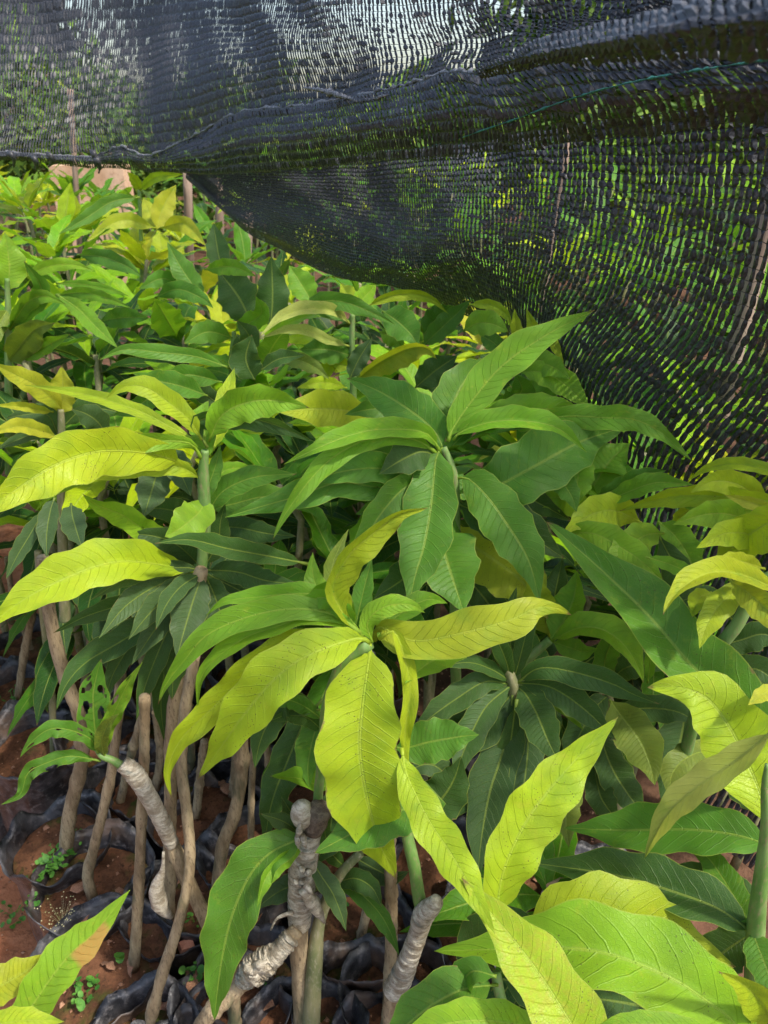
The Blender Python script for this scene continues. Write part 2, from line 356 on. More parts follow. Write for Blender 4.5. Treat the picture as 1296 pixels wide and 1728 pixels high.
def add_bag(root, dx=0.0, dy=0.0, k=None, sc=1.0, rz=None):
    k = random.randrange(6) if k is None else k; rz = random.uniform(0, 6.28) if rz is None else rz
    a = bpy.data.objects.new('grow_bag', BAGM[k]); b_ = bpy.data.objects.new('soil', SOILM[k])
    for o in (a, b_):
        col.objects.link(o); o.parent = root; o.location = (dx, dy, 0.0); o.rotation_euler = (0, 0, rz); o.scale = (sc, sc, 1)
    BAGS.append((root.location.x + dx, root.location.y + dy)); return a
def free(x, y, d=.135):
    return all((x - a) ** 2 + (y - b_) ** 2 > d * d for a, b_ in BAGS)

# ------------------------------------------------------------------ hero plants (stems seen at the left, crowns in front)
def base_px(px, py, z=.245): return at_height(px, py, z)
def stem_from_soil(key, px, py, label, rads, pts, group='bare sapling stems rising from the bags at the left', m=None, bag=True, nudge=(0, 0), knob=.06, sc=1.0):
    """pts: further photo pixels up the stem (px,py,dF) with dF the forward offset from the base"""
    b0 = base_px(px, py); newplant(key, (b0.x, b0.y), label, group)
    if bag: add_bag(PLANTS[key], nudge[0], nudge[1], sc=sc)
    rads = [k_ * (.95 if key == 's1' else .80) for k_ in rads]
    P = [(px, py, b0.y)] + [(a, b_, b0.y + c) for a, b_, c in pts]
    P = [(2 * P[0][0] - P[1][0]) * .12 + P[0][0] * .88 and (P[0][0], P[0][1] + 8, P[0][2])] + P[1:]
    return hstem(key, P, rads, m or BARK, knob), b0.y
G1 = 'bare sapling stems rising from the bags at the left'
_, F1s = stem_from_soil('s1', 110, 1436, 'thick knotty pale brown sapling stem beside the green weeds at the left edge path', [.0125, .0105, .0098, .0092, .0085], [(118, 1370, 0), (133, 1310, 0), (141, 1255, 0), (133, 1205, 0), (110, 1143, 0), (92, 1077, 0), (80, 1010, 0), (72, 940, 0)], nudge=(-.012, .01))
stem_from_soil('s2', 29, 1178, 'slim upright sapling stem in the bag farthest left, leaning right', [.0095, .0088, .008], [(40, 1110, 0), (53, 1042, 0), (66, 960, 0), (80, 880, 0)], nudge=(-.005, .005))
stem_from_soil('s3', 90, 1262, 'thin olive sapling stem just left of the thick knotty one', [.0078, .0072, .007], [(87, 1160, 0), (76, 1070, 0), (68, 1000, 0), (64, 930, 0)], m=MIDSTEM, nudge=(-.035, -.005), sc=1.08)
stem_from_soil('s4', 158, 1512, 'tan sapling stem curved at its foot among dead leaves in the open bag', [.0105, .0088, .0080, .0075], [(148, 1478, 0), (160, 1425, 0), (179, 1346, 0), (190, 1290, 0), (200, 1193, 0), (204, 1127, 0), (206, 1060, 0)], nudge=(-.003, .012), sc=1.12)
stem_from_soil('s5', 226, 1625, 'straight brown sapling stem in the bag with round leaved weeds', [.0105, .0085, .0078, .0075, .0072], [(234, 1500, 0), (239, 1380, 0), (243, 1296, 0), (244, 1220, 0), (244, 1175, 0)], nudge=(-.038, -.006), sc=1.12)
PL5 = 's5'
_, F6 = stem_from_soil('s6', 246, 1745, 'long tan stem leaning right across the crossed stems', [.0085, .008, .0078, .0080, .0078], [(272, 1650, 0), (300, 1563, .01), (320, 1463, .03), (315, 1370, .05), (306, 1290, .06), (312, 1200, .07), (330, 1100, .08)], nudge=(.0, -.03))
_, F7 = stem_from_soil('s7', 284, 1540, 'sapling stem standing behind the crossed taped stems', [.0125, .0105, .0095, .009], [(286, 1450, 0), (288, 1340, 0), (292, 1200, 0), (322, 1040, 0), (340, 960, 0)], nudge=(.01, .01))
stem_from_soil('s8', 366, 1512, 'thick sapling stem with a kink below the dark drooping leaves', [.0120, .0115, .0110, .0095], [(375, 1430, 0), (392, 1385, 0), (402, 1345, 0), (409, 1290, 0), (406, 1220, 0), (400, 1130, 0)])
stem_from_soil('s9', 424, 1445, 'thin brown sapling stem right of the kinked thick one', [.0065, .006], [(424, 1350, 0), (428, 1270, 0), (432, 1180, 0)])
stem_from_soil('s11', 203, 1345, 'short slanting stem behind the small insect eaten sapling', [.0095, .0085, .008], [(217, 1290, 0), (232, 1235, 0), (250, 1170, 0)], nudge=(.015, .02))
stem_from_soil('s16', 655, 1700, 'dark brown sapling stem in the shade right of the taped graft', [.0105, .0098, .009], [(660, 1600, 0), (660, 1500, 0), (656, 1400, 0)], nudge=(.02, .0))
stem_from_soil('s19', 608, 1578, 'leaning shaded stem behind the small paired leaves', [.0085, .0078], [(625, 1510, 0), (640, 1450, 0), (640, 1380, 0)])
stem_from_soil('s20', 398, 1760, 'short stem piece under the big dark hanging leaf', [.0095, .009], [(396, 1700, 0), (398, 1620, 0), (410, 1540, 0)])
stem_from_soil('s21', 262, 1328, 'dim stem at the back between two bags of mossy soil', [.0085, .008], [(270, 1270, 0), (262, 1200, 0)])
stem_from_soil('s22', 330, 1375, 'dim reddish stem at the back below the lime leaf tip', [.0095, .008], [(338, 1310, 0), (345, 1250, 0)])
stem_from_soil('s23', 55, 1090, 'crossing stem far back by the left edge of the bags', [.008, .007], [(35, 1050, 0), (20, 1000, 0), (12, 940, 0)])

STUMP = noisy('cut_wood', [(.10, .07, .05), (.22, .17, .12), (.04, .03, .025)], 140, .85, .003)
for key, bx_, by_, tx, ty, lab in (('x1', 140, 1152, 152, 1050, 'thin back stem between the knotty stem and the drooping leaves'), ('x2', 112, 1120, 100, 990, 'slightly leaning back stem left of the drooping leaves'),
        ('x3', 392, 1335, 396, 1200, 'back stem left of the thin brown one'), ('x4', 452, 1400, 450, 1250, 'back stem under the dark leaves left of the taped stump'), ('x5', 180, 1262, 178, 1150, 'back stem behind the chewed shoot'),
        ('x6', 322, 1300, 318, 1180, 'thin stem in the darkness below the drooping leaves'), ('x7', 472, 1480, 480, 1330, 'dim slender stem just left of the taped stump')):
    stem_from_soil(key, bx_, by_, lab, [.0085, .0075, .007], [(bx_ * .5 + tx * .5 + 3, (by_ + ty) / 2, 0), (tx, ty, 0)], bag=False)
# --- main grafted plant: taped graft in the middle, lime crown above it
b0 = base_px(512, 1745); FB = b0.y + .01
newplant('B', (b0.x, b0.y), 'grafted sapling with tall taped cut stump and bright lime crown hanging over it'); add_bag(PLANTS['B'], .0, -.02)
hstem('B', [(512, 1760, FB), (508, 1680, FB), (505, 1600, FB), (507, 1540, FB), (512, 1470, FB), (523, 1400, FB), (527, 1372, FB)], [.0125, .0110, .0105, .0110, .0120, .0125, .0110], BARK, .05, n=40)
st = hstem('B', [(505, 1560, FB - .006), (508, 1510, FB - .006), (512, 1460, FB - .006), (519, 1420, FB - .006), (526, 1375, FB - .006)], [.0130, .0145, .0150, .0128, .0118], TAPE, .12, n=60, name='graft_tape', seg=16, ridge=9, ridge_amp=.045)
hstem('B', [(514, 1392, FB - .012), (511, 1378, FB - .013), (512, 1362, FB - .013), (516, 1354, FB - .012)], [.006, .0125, .0125, .005], TAPE, .03, n=12, name='graft_tape', seg=12)
hstem('B', [(528, 1398, FB - .010), (535, 1380, FB - .012), (540, 1364, FB - .013)], [.0125, .0125, .0118], STUMP, .08, n=8, name='cut_stump', seg=14)
hstem('B', [(512, 1500, FB - .024), (530, 1528, FB - .022), (547, 1556, FB - .018)], [.006, .008, .002], TAPE, .14, n=10, name='tape_tail', seg=8)
hstem('B', [(495, 1540, FB - .02), (476, 1545, FB - .02), (465, 1553, FB - .02), (457, 1569, FB - .02)], [.003, .0022, .0015, .001], TAPE, .1, n=12, name='tape_tail', seg=6)
FN = FB + .0
hstem('B', [(535, 1378, FB + .01), (538, 1330, FN), (545, 1260, FN), (552, 1190, FN), (580, 1120, FN), (622, 1084, FN)], [.0055, .0052, .005, .0055, .0065, .0075], GREENSTEM, .04, n=30)
L = hleaf
L('B', 'lime', 60, 64, FN, .485, (622, 1086), (623, 1108), (613, 1180), (607, 1260), (618, 1340), (640, 1420), (668, 1483), spot=.25, wave=.10, arch=-.02, label='broad lime leaf hanging straight down with a brown scratch near its base')
L('B', 'lime', 37, 42, FN, .50, (622, 1084), (600, 1078), (516, 1108), (459, 1150), (406, 1214), (370, 1265), (334, 1314), spot=.3, wave=.10, arch=-.03, label='broad lime leaf sweeping left with brown specks')
L('B', 'lime', 26, 24, FN, .52, (615, 1080), (560, 1076), (483, 1090), (416, 1140), (359, 1195), (306, 1247), (283, 1300), (289, 1346), wave=.16, label='lime leaf with one black hole', holes=[(.40, .15, .016)])
L('B', 'bg', 12, 20, FN, .53, (612, 1072), (575, 1052), (516, 1042), (466, 1058), (416, 1075), (366, 1110), (339, 1145), (333, 1198), wave=.12)
L('B', 'lg', 20, 23, FN, .53, (608, 1068), (560, 1036), (489, 1028), (416, 1042), (349, 1072), (309, 1117), (280, 1155), (267, 1188), wave=.13)
L('B', 'lg', 13, 18, FN + .02, .56, (606, 1060), (570, 1022), (516, 1002), (430, 1008), (380, 1015), (348, 1038), wave=.13)
L('B', 'lg', 18, 14, FN, .55, (602, 1060), (580, 1030), (545, 1008), (510, 1018), (486, 1005), wave=.25)
L('B', 'lg', 20, 14, FN, .58, (600, 1062), (582, 1020), (560, 998), (535, 1010), (568, 1030), wave=.3)
L('B', 'mg', 17, 16, FN, .57, (600, 1078), (600, 1060), (607, 1025), (617, 983), (628, 940), wave=.08)
L('B', 'ly', 11, 30, FN, .545, (602, 1070), (575, 1030), (562, 990), (590, 935), (632, 898), (672, 868), (722, 857), wave=.12, label='folded yellow green leaf pointing up to the right')
L('B', 'lg', 19, 18, FN + .01, .60, (592, 1066), (560, 1035), (535, 992), (527, 960), (528, 932), wave=.15)
L('B', 'ol', 13, 17, FN + .02, .62, (600, 1060), (566, 1020), (560, 960), (572, 925), (588, 893), wave=.15)
L('B', 'ly', 34, 34, FN + .02, .56, (632, 1080), (640, 1058), (700, 1082), (790, 1066), (864, 1045), (905, 1026), (940, 1027), (964, 1038), wave=.13, arch=-.03, label='long olive lime leaf reaching right, underside up with dark veins')
L('B', 'bg', 17, 17, FN, .55, (628, 1084), (620, 1050), (648, 1024), (690, 1020), (717, 1034), wave=.1)
L('B', 'lg', 20, 15, FN + .03, .62, (632, 1078), (670, 1040), (720, 1012), (755, 1018), wave=.1)
L('B', 'bg', 22, 28, .62, .52, (795, 1085), (760, 1098), (715, 1125), (684, 1153), wave=.08)
L('B', 'lime', 14, 11, FN, .50, (640, 1078), (665, 1066), (682, 1110), (692, 1165), (684, 1230), (684, 1270), (692, 1315), wave=.3)
# foliage low on the same graft
L('B', 'mg', 36, 42, FB - .01, .45, (522, 1408), (500, 1418), (455, 1440), (420, 1480), (392, 1545), (376, 1612), (366, 1680), (362, 1722), spot=.12, wave=.10, label='long dark green glossy leaf arching down to the left')
L('B', 'lg', 16, 8, FB - .01, .47, (516, 1425), (480, 1448), (450, 1478), (434, 1530), wave=.3)
L('B', 'dd', 17, 15, FB, .50, (520, 1440), (540, 1475), (560, 1505), (575, 1540), (584, 1571), wave=.12)
L('B', 'dd', 15, 13, FB + .01, .53, (510, 1412), (482, 1388), (440, 1373), wave=.1)
L('B', 'dd', 16, 15, FB + .02, .56, (512, 1408), (492, 1372), (475, 1345), wave=.1)
L('B', 'lg', 10, 18, .60, .55, (560, 1330), (528, 1322), (500, 1313), (456, 1310), wave=.1)
L('B', 'dg', 27, 27, .64, .56, (545, 1180), (515, 1215), (485, 1285), (460, 1350), (444, 1432), wave=.1)
L('B', 'dg', 24, 24, .60, .55, (545, 1200), (480, 1185), (455, 1215), (438, 1255), (430, 1296), wave=.1)
L('B', 'mg', 13, 13, .60, .56, (545, 1215), (510, 1190), (478, 1182), (450, 1205), wave=.2)
L('B', 'dg', 15, 12, .61, .56, (546, 1235), (520, 1212), (490, 1205), (452, 1218), wave=.15)
L('B', 'dd', 24, 22, .66, .60, (520, 1130), (440, 1165), (380, 1190), (330, 1225), wave=.1)
L('B', 'mg', 20, 24, .62, .57, (548, 1190), (530, 1240), (520, 1290), (522, 1330), wave=.1)
L('B', 'dg', 30, 34, .60, .54, (556, 1330), (560, 1380), (545, 1430), (530, 1460), wave=.1)
L('B', 'dg', 26, 26, .66, .60, (560, 1160), (575, 1240), (570, 1320), (556, 1380), wave=.1)

for q in range(10):
    yy = random.uniform(1400, 1535); xx = 512 + random.uniform(-14, 14); a = random.uniform(.6, 2.6) * random.choice((1, 1, -1)); ln = random.uniform(10, 24)
    hstem('B', [(xx, yy, FB - .022), (xx + ln * .5 * math.cos(a), yy + ln * .4 * math.sin(a), FB - .028), (xx + ln * math.cos(a), yy + ln * math.sin(a), FB - .024)], [.0032, .0030, .0005], TAPE, .15, n=7, name='tape_tail', seg=6)
# --- left diagonal graft with shredded tape
b1 = base_px(330, 1790); newplant('T', (b1.x, b1.y), 'diagonal graft branch tied with a pale shredded tape knot'); add_bag(PLANTS['T'], -.01, -.03)
hstem('T', [(322, 1790, b1.y), (345, 1722, FB - .06), (395, 1672, FB - .05), (440, 1632, FB - .04), (480, 1592, FB - .03), (502, 1568, FB - .02)], [.0105, .0098, .0095, .0092, .0088], BARK, .06)
hstem('T', [(408, 1655, FB - .05), (425, 1640, FB - .05), (445, 1625, FB - .045), (470, 1606, FB - .04), (492, 1580, FB - .03)], [.009, .0150, .0135, .0100, .0095], TAPE, .35, n=40, name='graft_tape', seg=18, ridge=6, ridge_amp=.10)
for q in range(9):
    a = random.uniform(-.5, 2.6); x0, y0 = 424 + random.uniform(-6, 16), 1638 + random.uniform(-6, 6); ln = random.uniform(18, 30)
    hstem('T', [(x0, y0, FB - .062), (x0 + ln * .5 * math.cos(a), y0 + ln * .5 * math.sin(a), FB - .068), (x0 + ln * math.cos(a), y0 + ln * math.sin(a), FB - .066)], [.006, .0045, .0008], TAPE, .2, n=7, name='tape_tail', seg=6)

# --- right graft 'R' with pale wrapped tip, green side shoot
b2 = base_px(655, 1760); FR = .50
newplant('R', (b2.x, b2.y), 'grafted sapling with pale wrapped knob right of the big lime hanging leaf'); add_bag(PLANTS['R'], .01, -.02)
hstem('R', [(650, 1780, b2.y), (662, 1690, FR - .0), (682, 1640, FR), (702, 1580, FR), (716, 1540, FR)], [.010, .0105, .0090, .0085, .0085], BARK, .05)
hstem('R', [(664, 1672, FR - .005), (676, 1652, FR - .005), (692, 1612, FR - .005), (704, 1580, FR - .005), (714, 1548, FR - .005)], [.0130, .0128, .0105, .0100, .0105], TAPE, .07, n=50, name='graft_tape', seg=14, ridge=8, ridge_amp=.05)
hstem('R', [(708, 1560, FR - .01), (716, 1542, FR - .012), (728, 1530, FR - .015), (738, 1520, FR - .016)], [.0105, .0112, .0098, .0070], TAPE, .03, n=14, name='graft_tape', seg=14, ridge=3, ridge_amp=.05)
hstem('R', [(712, 1538, FR), (706, 1508, FR), (699, 1462, FR), (688, 1412, FR + .01), (684, 1370, FR + .02), (690, 1290, FR + .04)], [.0072, .0068, .0065, .006, .0055, .005], GREENSTEM, .06)
L('R', 'mg', 36, 40, FR + .01, .47, (705, 1400), (720, 1358), (680, 1366), (632, 1387), (582, 1413), (530, 1440), wave=.08, label='mid green leaf pointing left behind the lime hanging leaf')
L('R', 'mg', 34, 32, FR + .04, .53, (664, 1262), (690, 1261), (720, 1253), (752, 1247), (782, 1242), (808, 1240), wave=.12)
L('R', 'dg', 34, 34, FR + .02, .54, (700, 1400), (735, 1360), (757, 1332), (770, 1305), (778, 1276), wave=.08)
L('R', 'dg', 24, 24, FR + .05, .55, (684, 1370), (664, 1320), (648, 1280), (640, 1240), wave=.1)
L('R', 'dd', 20, 18, FR + .07, .58, (690, 1300), (720, 1290), (745, 1300), (770, 1340), wave=.1)
L('R', 'lime', 30, 30, FR + .0, .36, (678, 1262), (684, 1300), (703, 1345), (728, 1392), (765, 1447), (802, 1512), (835, 1575), spot=.35, wave=.16, label='lime strap leaf running down to the right, ragged on one side')

# --- small shoot beside the graft
b3 = base_px(560, 1740); newplant('S', (b3.x, b3.y), 'slim stem with small paired dull leaves right of the taped stump'); add_bag(PLANTS['S'], .03, .02)
hstem('S', [(522, 1775, b3.y), (530, 1640, b3.y), (538, 1560, b3.y + .01), (560, 1500, b3.y + .01), (580, 1468, b3.y + .01), (608, 1440, b3.y + .01)], [.0125, .0115, .010, .007, .006, .005], MIDSTEM, .05)
L('S', 'mg', 12, 16, .57, .50, (562, 1492), (600, 1502), (640, 1540), (662, 1580), (673, 1612), wave=.08)
L('S', 'dg', 15, 18, .57, .53, (562, 1492), (598, 1482), (628, 1498), (644, 1530), wave=.08)
L('S', 'dd', 20, 18, .58, .54, (556, 1490), (510, 1490), (470, 1505), (430, 1535), wave=.1)
L('S', 'dg', 14, 14, .58, .54, (585, 1466), (560, 1440), (548, 1400), (560, 1370), wave=.1)
L('S', 'dd', 16, 18, .6, .56, (600, 1448), (640, 1470), (665, 1480), (690, 1470), wave=.1)

# --- small chewed sapling K on a spiral wrapped scion
b4 = base_px(400, 1715); FK = .60
newplant('K', (b4.x, b4.y), 'small insect eaten sapling on a grey spiral wrapped scion'); add_bag(PLANTS['K'], .0, .03)
hstem('K', [(402, 1735, b4.y), (372, 1610, .575), (346, 1548, .58), (318, 1490, .585), (302, 1452, .585), (285, 1410, .59), (262, 1365, .59), (240, 1325, .595), (212, 1293, .60)], [.0095, .0092, .0088, .009, .0075, .0075, .008], BARK, .05, n=40)
hstem('K', [(290, 1424, .584), (276, 1392, .584), (258, 1357, .586), (238, 1322, .59), (222, 1300, .593), (206, 1289, .595)], [.0080, .0092, .0092, .0098, .0108, .0085], TAPE, .05, n=60, name='graft_tape', seg=14, ridge=11, ridge_amp=.05)
hstem('K', [(276, 1438, .57), (274, 1470, .57), (264, 1500, .568), (272, 1530, .566), (290, 1548, .565)], [.0015, .003, .0085, .010, .003], TAPE, .1, n=16, name='tape_tail', seg=8)
hstem('K', [(205, 1292, .60), (188, 1282, .60), (172, 1276, .60), (162, 1262, .605)], [.005, .0042, .0036, .003], GREENSTEM, .05, n=12)
L('K', 'mg', 23, 24, .60, .62, (168, 1275), (161, 1238), (157, 1178), (163, 1140), (171, 1112), holes=15, wave=.06, label='upright chewed leaf full of holes')
L('K', 'mg', 14, 13, .60, .57, (166, 1270), (150, 1245), (110, 1230), (80, 1232), (50, 1255), (34, 1278), holes=5, wave=.15)
L('K', 'mg', 13, 12, .60, .56, (170, 1284), (120, 1276), (82, 1286), (48, 1304), (34, 1340), (2, 1358), holes=2, wave=.3)
L('K', 'lg', 12, 14, .60, .60, (176, 1276), (178, 1235), (196, 1195), (215, 1155), (240, 1118), spot=.6, holes=2, wave=.2)
L('K', 'ol', 12, 10, .60, .58, (176, 1278), (172, 1250), (182, 1222), (200, 1205), spot=.7, wave=.2)

# --- left crown D with its drooping dark older whorl
FD = .72
PLANTS['D'] = PLANTS['s7']; PLANTS['D']['label'] = 'sapling with lime flush at the left and a drooping dark dusty whorl below'; 
hstem('D', [(340, 962, F7 + .02), (345, 900, FD), (345, 850, FD), (343, 800, FD), (346, 760, FD)], [.0062, .0065, .007, .0065, .004], GREENSTEM, .06)
L('D', 'lime', 18, 14, FD, .66, (343, 812), (305, 789), (240, 785), (185, 797), (128, 813), wave=.1)
L('D', 'lime', 42, 38, FD, .54, (320, 785), (250, 765), (165, 762), (90, 786), (25, 828), (-50, 880), wave=.10, arch=-.02, label='wide pale lime leaf running off the left edge')
L('D', 'bg', 17, 14, FD, .60, (342, 778), (320, 748), (262, 745), (212, 752), (185, 778), (130, 806), (85, 835), (60, 862), wave=.2)
L('D', 'lime', 16, 20, FD, .70, (340, 742), (318, 708), (285, 680), (248, 655), (212, 652), (178, 673), wave=.12)
L('D', 'lime', 10, 12, FD + .02, .78, (335, 745), (300, 728), (247, 700), (200, 682), (150, 667), (100, 658), (43, 650), wave=.14)
L('D', 'lg', 22, 16, FD, .76, (350, 775), (347, 740), (342, 700), (352, 676), wave=.2)
L('D', 'lime', 17, 16, FD + .02, .80, (360, 760), (372, 710), (385, 660), (396, 620), wave=.06)
L('D', 'bg', 25, 30, FD, .72, (352, 745), (375, 700), (420, 678), (468, 676), (522, 688), wave=.16, label='light green wavy leaf reaching right from the left crown')
L('D', 'dg', 12, 20, FD, .74, (350, 755), (332, 712), (400, 703), (462, 716), (532, 746), wave=.1)
L('D', 'bg', 28, 28, FD, .68, (345, 838), (338, 862), (306, 890), (278, 906), wave=.12)
L('D', 'bg', 20, 18, FD + .02, .66, (300, 905), (245, 893), (205, 868), (165, 853), (140, 834), wave=.18)
L('D', 'lime', 32, 40, FD, .57, (335, 965), (232, 948), (175, 952), (110, 976), (40, 1012), (-30, 1065), wave=.08, arch=-.02, label='big lime leaf above the stems, running off the left edge')
L('D', 'mg', 12, 13, FD, .74, (345, 850), (352, 820), (364, 785), (372, 750), wave=.15)
L('D', 'lg', 12, 8, FD + .02, .8, (352, 840), (372, 800), (400, 790), (440, 795), wave=.15)
L('D', 'mg', 20, 18, FD + .02, .74, (350, 870), (375, 830), (430, 805), (500, 800), wave=.1)
L('D', 'mg', 22, 22, FD + .05, .80, (352, 860), (395, 850), (450, 838), (520, 850), wave=.1)
E = [('dd', 14, 14, .72, .62, (338, 965), (318, 958), (250, 963), (200, 983), (152, 1013)),
     ('dd', 20, 21, .72, .60, (340, 968), (290, 1000), (250, 1038), (217, 1079)),
     ('dd', 20, 20, .72, .60, (338, 966), (270, 986), (213, 1022), (167, 1077)),
     ('dd', 14, 16, .70, .59, (340, 968), (305, 990), (280, 1022), (263, 1062)),
     ('dd', 28, 27, .70, .62, (342, 968), (327, 1010), (312, 1060), (298, 1112)),
     ('dg', 22, 22, .72, .66, (345, 968), (360, 1000), (374, 1040), (386, 1085)),
     ('dg', 18, 16, .74, .66, (335, 972), (250, 1005), (190, 1025), (140, 1042), (90, 1068)),
     ('dg', 18, 24, .74, .62, (320, 990), (262, 1045), (200, 1085), (145, 1118), (112, 1155), (95, 1198)),
     ('dd', 20, 22, .72, .62, (335, 975), (300, 1012), (262, 1062), (222, 1122)),
     ('dg', 18, 18, .74, .65, (300, 1010), (235, 1070), (205, 1112), (186, 1150), (178, 1192)),
     ('dg', 18, 18, .73, .65, (325, 985), (285, 1060), (255, 1130), (240, 1175), (230, 1216)),
     ('dg', 27, 27, .74, .68, (338, 975), (318, 1060), (295, 1130), (290, 1182)),
     ('dg', 20, 18, .76, .7, (330, 985), (290, 1080), (272, 1180), (279, 1256)),
     ('dg', 15, 19, .74, .64, (520, 952), (450, 938), (385, 926), (320, 911), (262, 917)),
     ('dd', 15, 14, .74, .70, (336, 962), (290, 936), (242, 918), (188, 915)),
     ('dd', 22, 18, .74, .70, (338, 955), (300, 920), (262, 905), (215, 900)),
     ('dg', 20, 20, .74, .72, (345, 962), (400, 965), (450, 980), (505, 985)),
     ('dg', 16, 16, .74, .74, (346, 955), (368, 915), (372, 880), (380, 850)),
     ('dg', 18, 18, .76, .72, (348, 968), (420, 1005), (470, 1035), (510, 1080)),
     ('dd', 25, 25, .78, .72, (275, 785), (265, 800), (255, 832), (243, 872)),
     ('dd', 21, 20, .78, .74, (285, 755), (295, 775), (308, 805), (322, 837)),
     ('dd', 18, 20, .80, .72, (120, 850), (122, 870), (130, 898), (139, 925)),
     ('dd', 14, 16, .80, .74, (92, 840), (85, 862), (79, 900), (79, 942)),
     ('dd', 12, 14, .80, .74, (75, 860), (52, 900), (28, 940), (10, 978)),
     ('dg', 18, 18, .80, .76, (350, 890), (400, 890), (450, 900), (500, 905)),
     ('dg', 20, 20, .80, .76, (350, 900), (315, 870), (270, 858), (225, 862))]
for e in E: L('D', *e[:5], *e[5:], wave=.07)

# --- central tall plant A
FA = .78
newplant('A', at(760, 900, FA), 'tallest central sapling with a star of long mid green leaves'); add_bag(PLANTS['A'])
ax = at(770, 1100, FA)
hstem('A', [(775, 1250, FA), (768, 1100, FA), (768, 950, FA), (768, 850, FA), (765, 800, FA), (748, 755, FA)], [.008, .0075, .007, .0065, .006, .0045], GREENSTEM, .05)
L('A', 'mg', 40, 44, FA, .655, (747, 757), (736, 772), (728, 850), (716, 920), (700, 975), (691, 1022), wave=.09, label='upright centre leaf hanging toward the viewer with a pale midrib')
L('A', 'mg', 38, 38, FA, .68, (768, 808), (790, 808), (822, 838), (856, 885), (892, 945), (911, 1016), wave=.1)
L('A', 'mg', 32, 34, FA, .86, (748, 760), (738, 735), (718, 712), (680, 684), (635, 658), (585, 638), wave=.14)
L('A', 'lg', 13, 20, FA, .68, (745, 765), (715, 730), (640, 725), (590, 735), (532, 758), (480, 783), wave=.1)
L('A', 'lg', 18, 16, FA, .66, (742, 768), (700, 742), (632, 738), (570, 766), (530, 802), (498, 843), (474, 880), (461, 910), wave=.14)
L('A', 'lg', 30, 26, FA, .82, (756, 745), (765, 722), (800, 672), (850, 615), (922, 565), (1004, 523), wave=.08, arch=.01, label='long upright leaf pointing up to the right in front of the net')
L('A', 'mg', 34, 36, FA + .02, .90, (756, 745), (758, 715), (768, 672), (790, 635), (828, 603), wave=.1)
L('A', 'mg', 50, 46, FA, .86, (790, 838), (835, 822), (900, 788), (980, 745), (1055, 720), wave=.12, arch=-.03)
L('A', 'lg', 23, 11, FA, .76, (765, 742), (780, 728), (830, 712), (880, 710), (940, 722), (990, 763), wave=.1)
L('A', 'lg', 20, 20, .86, .78, (870, 720), (950, 703), (1020, 705), (1070, 708), (1115, 730), (1168, 778), wave=.16, label='leaf tip bent down in front of the net')
L('A', 'lg', 26, 24, FA + .06, .90, (800, 720), (850, 700), (920, 690), (1000, 700), wave=.15)
L('A', 'dg', 28, 30, FA, .74, (742, 772), (712, 762), (680, 775), (640, 800), wave=.1)
L('A', 'mg', 24, 26, FA, .70, (745, 812), (700, 818), (640, 822), (570, 815), (500, 838), (440, 855), (380, 873), wave=.18)
L('A', 'mg', 22, 26, FA + .0, .72, (745, 800), (690, 800), (630, 790), (560, 800), (500, 825), wave=.2)
L('A', 'mg', 30, 24, FA, .68, (748, 803), (690, 818), (648, 860), (614, 912), (586, 955), wave=.1)
L('A', 'mg', 50, 46, FA, .67, (768, 862), (745, 896), (754, 945), (772, 1000), (783, 1034), wave=.08, label='broad rich green leaf under the centre leaf')
L('A', 'ly', 48, 46, FA + .05, .73, (770, 880), (790, 915), (835, 945), (885, 985), (925, 1045), spot=.2, wave=.08, label='speckled yellow green leaf with a shiny patch')
L('A', 'dg', 22, 26, FA + .02, .80, (770, 840), (800, 855), (870, 835), (915, 852), (965, 880), wave=.08)
L('A', 'dg', 40, 34, FA, .74, (770, 850), (820, 870), (880, 895), (952, 942), wave=.08)
L('A', 'mg', 30, 26, .80, .78, (760, 870), (700, 850), (650, 850), (600, 868), wave=.12)
L('A', 'dg', 24, 24, .82, .8, (765, 850), (730, 830), (690, 860), (640, 900), wave=.12)
L('A', 'dg', 30, 30, .78, .70, (768, 940), (720, 950), (670, 985), (630, 1010), wave=.1)
L('A', 'mg', 24, 24, .86, .82, (740, 790), (690, 780), (650, 765), (600, 770), wave=.12)
L('A', 'dg', 26, 26, .84, .8, (770, 960), (810, 1000), (850, 1060), (870, 1110), wave=.1)

# --- long arching leaf and plant G at the right edge
FG = .60
newplant('G', at(1230, 1050, FG), 'yellowing sapling at the right edge with a bent green branch'); add_bag(PLANTS['G'])
hstem('G', [(1150, 1300, FG + .05), (1180, 1180, FG + .03), (1205, 1105, FG + .01), (1245, 1052, FG), (1278, 990, FG), (1320, 960, FG)], [.008, .007, .0065, .0068, .006, .005], GREENSTEM, .08)
L('G', 'mg', 37, 58, .48, .74, (1330, 1300), (1285, 1235), (1235, 1180), (1169, 1125), (1097, 1042), (1015, 962), (950, 905), (922, 880), wave=.07, arch=-.0, label='very long green leaf slanting across the right side')
L('G', 'ly', 12, 24, FG, .50, (1320, 1000), (1250, 970), (1200, 966), (1160, 985), (1135, 1008), (1119, 1037), spot=.2, wave=.1)
L('G', 'lime', 36, 30, FG, .66, (1345, 855), (1300, 880), (1250, 912), (1206, 958), wave=.08)
L('G', 'ly', 20, 24, FG, .54, (1230, 978), (1262, 1000), (1300, 1035), (1340, 1080), wave=.1)
L('G', 'ly', 15, 14, FG, .56, (1290, 960), (1240, 945), (1200, 950), wave=.1)
L('G', 'lime', 14, 15, FG + .05, .60, (1200, 1000), (1180, 1010), (1168, 1042), wave=.1)
L('G', 'lg', 12, 12, FG + .05, .62, (1090, 940), (1130, 952), (1165, 965), (1200, 962), wave=.1)
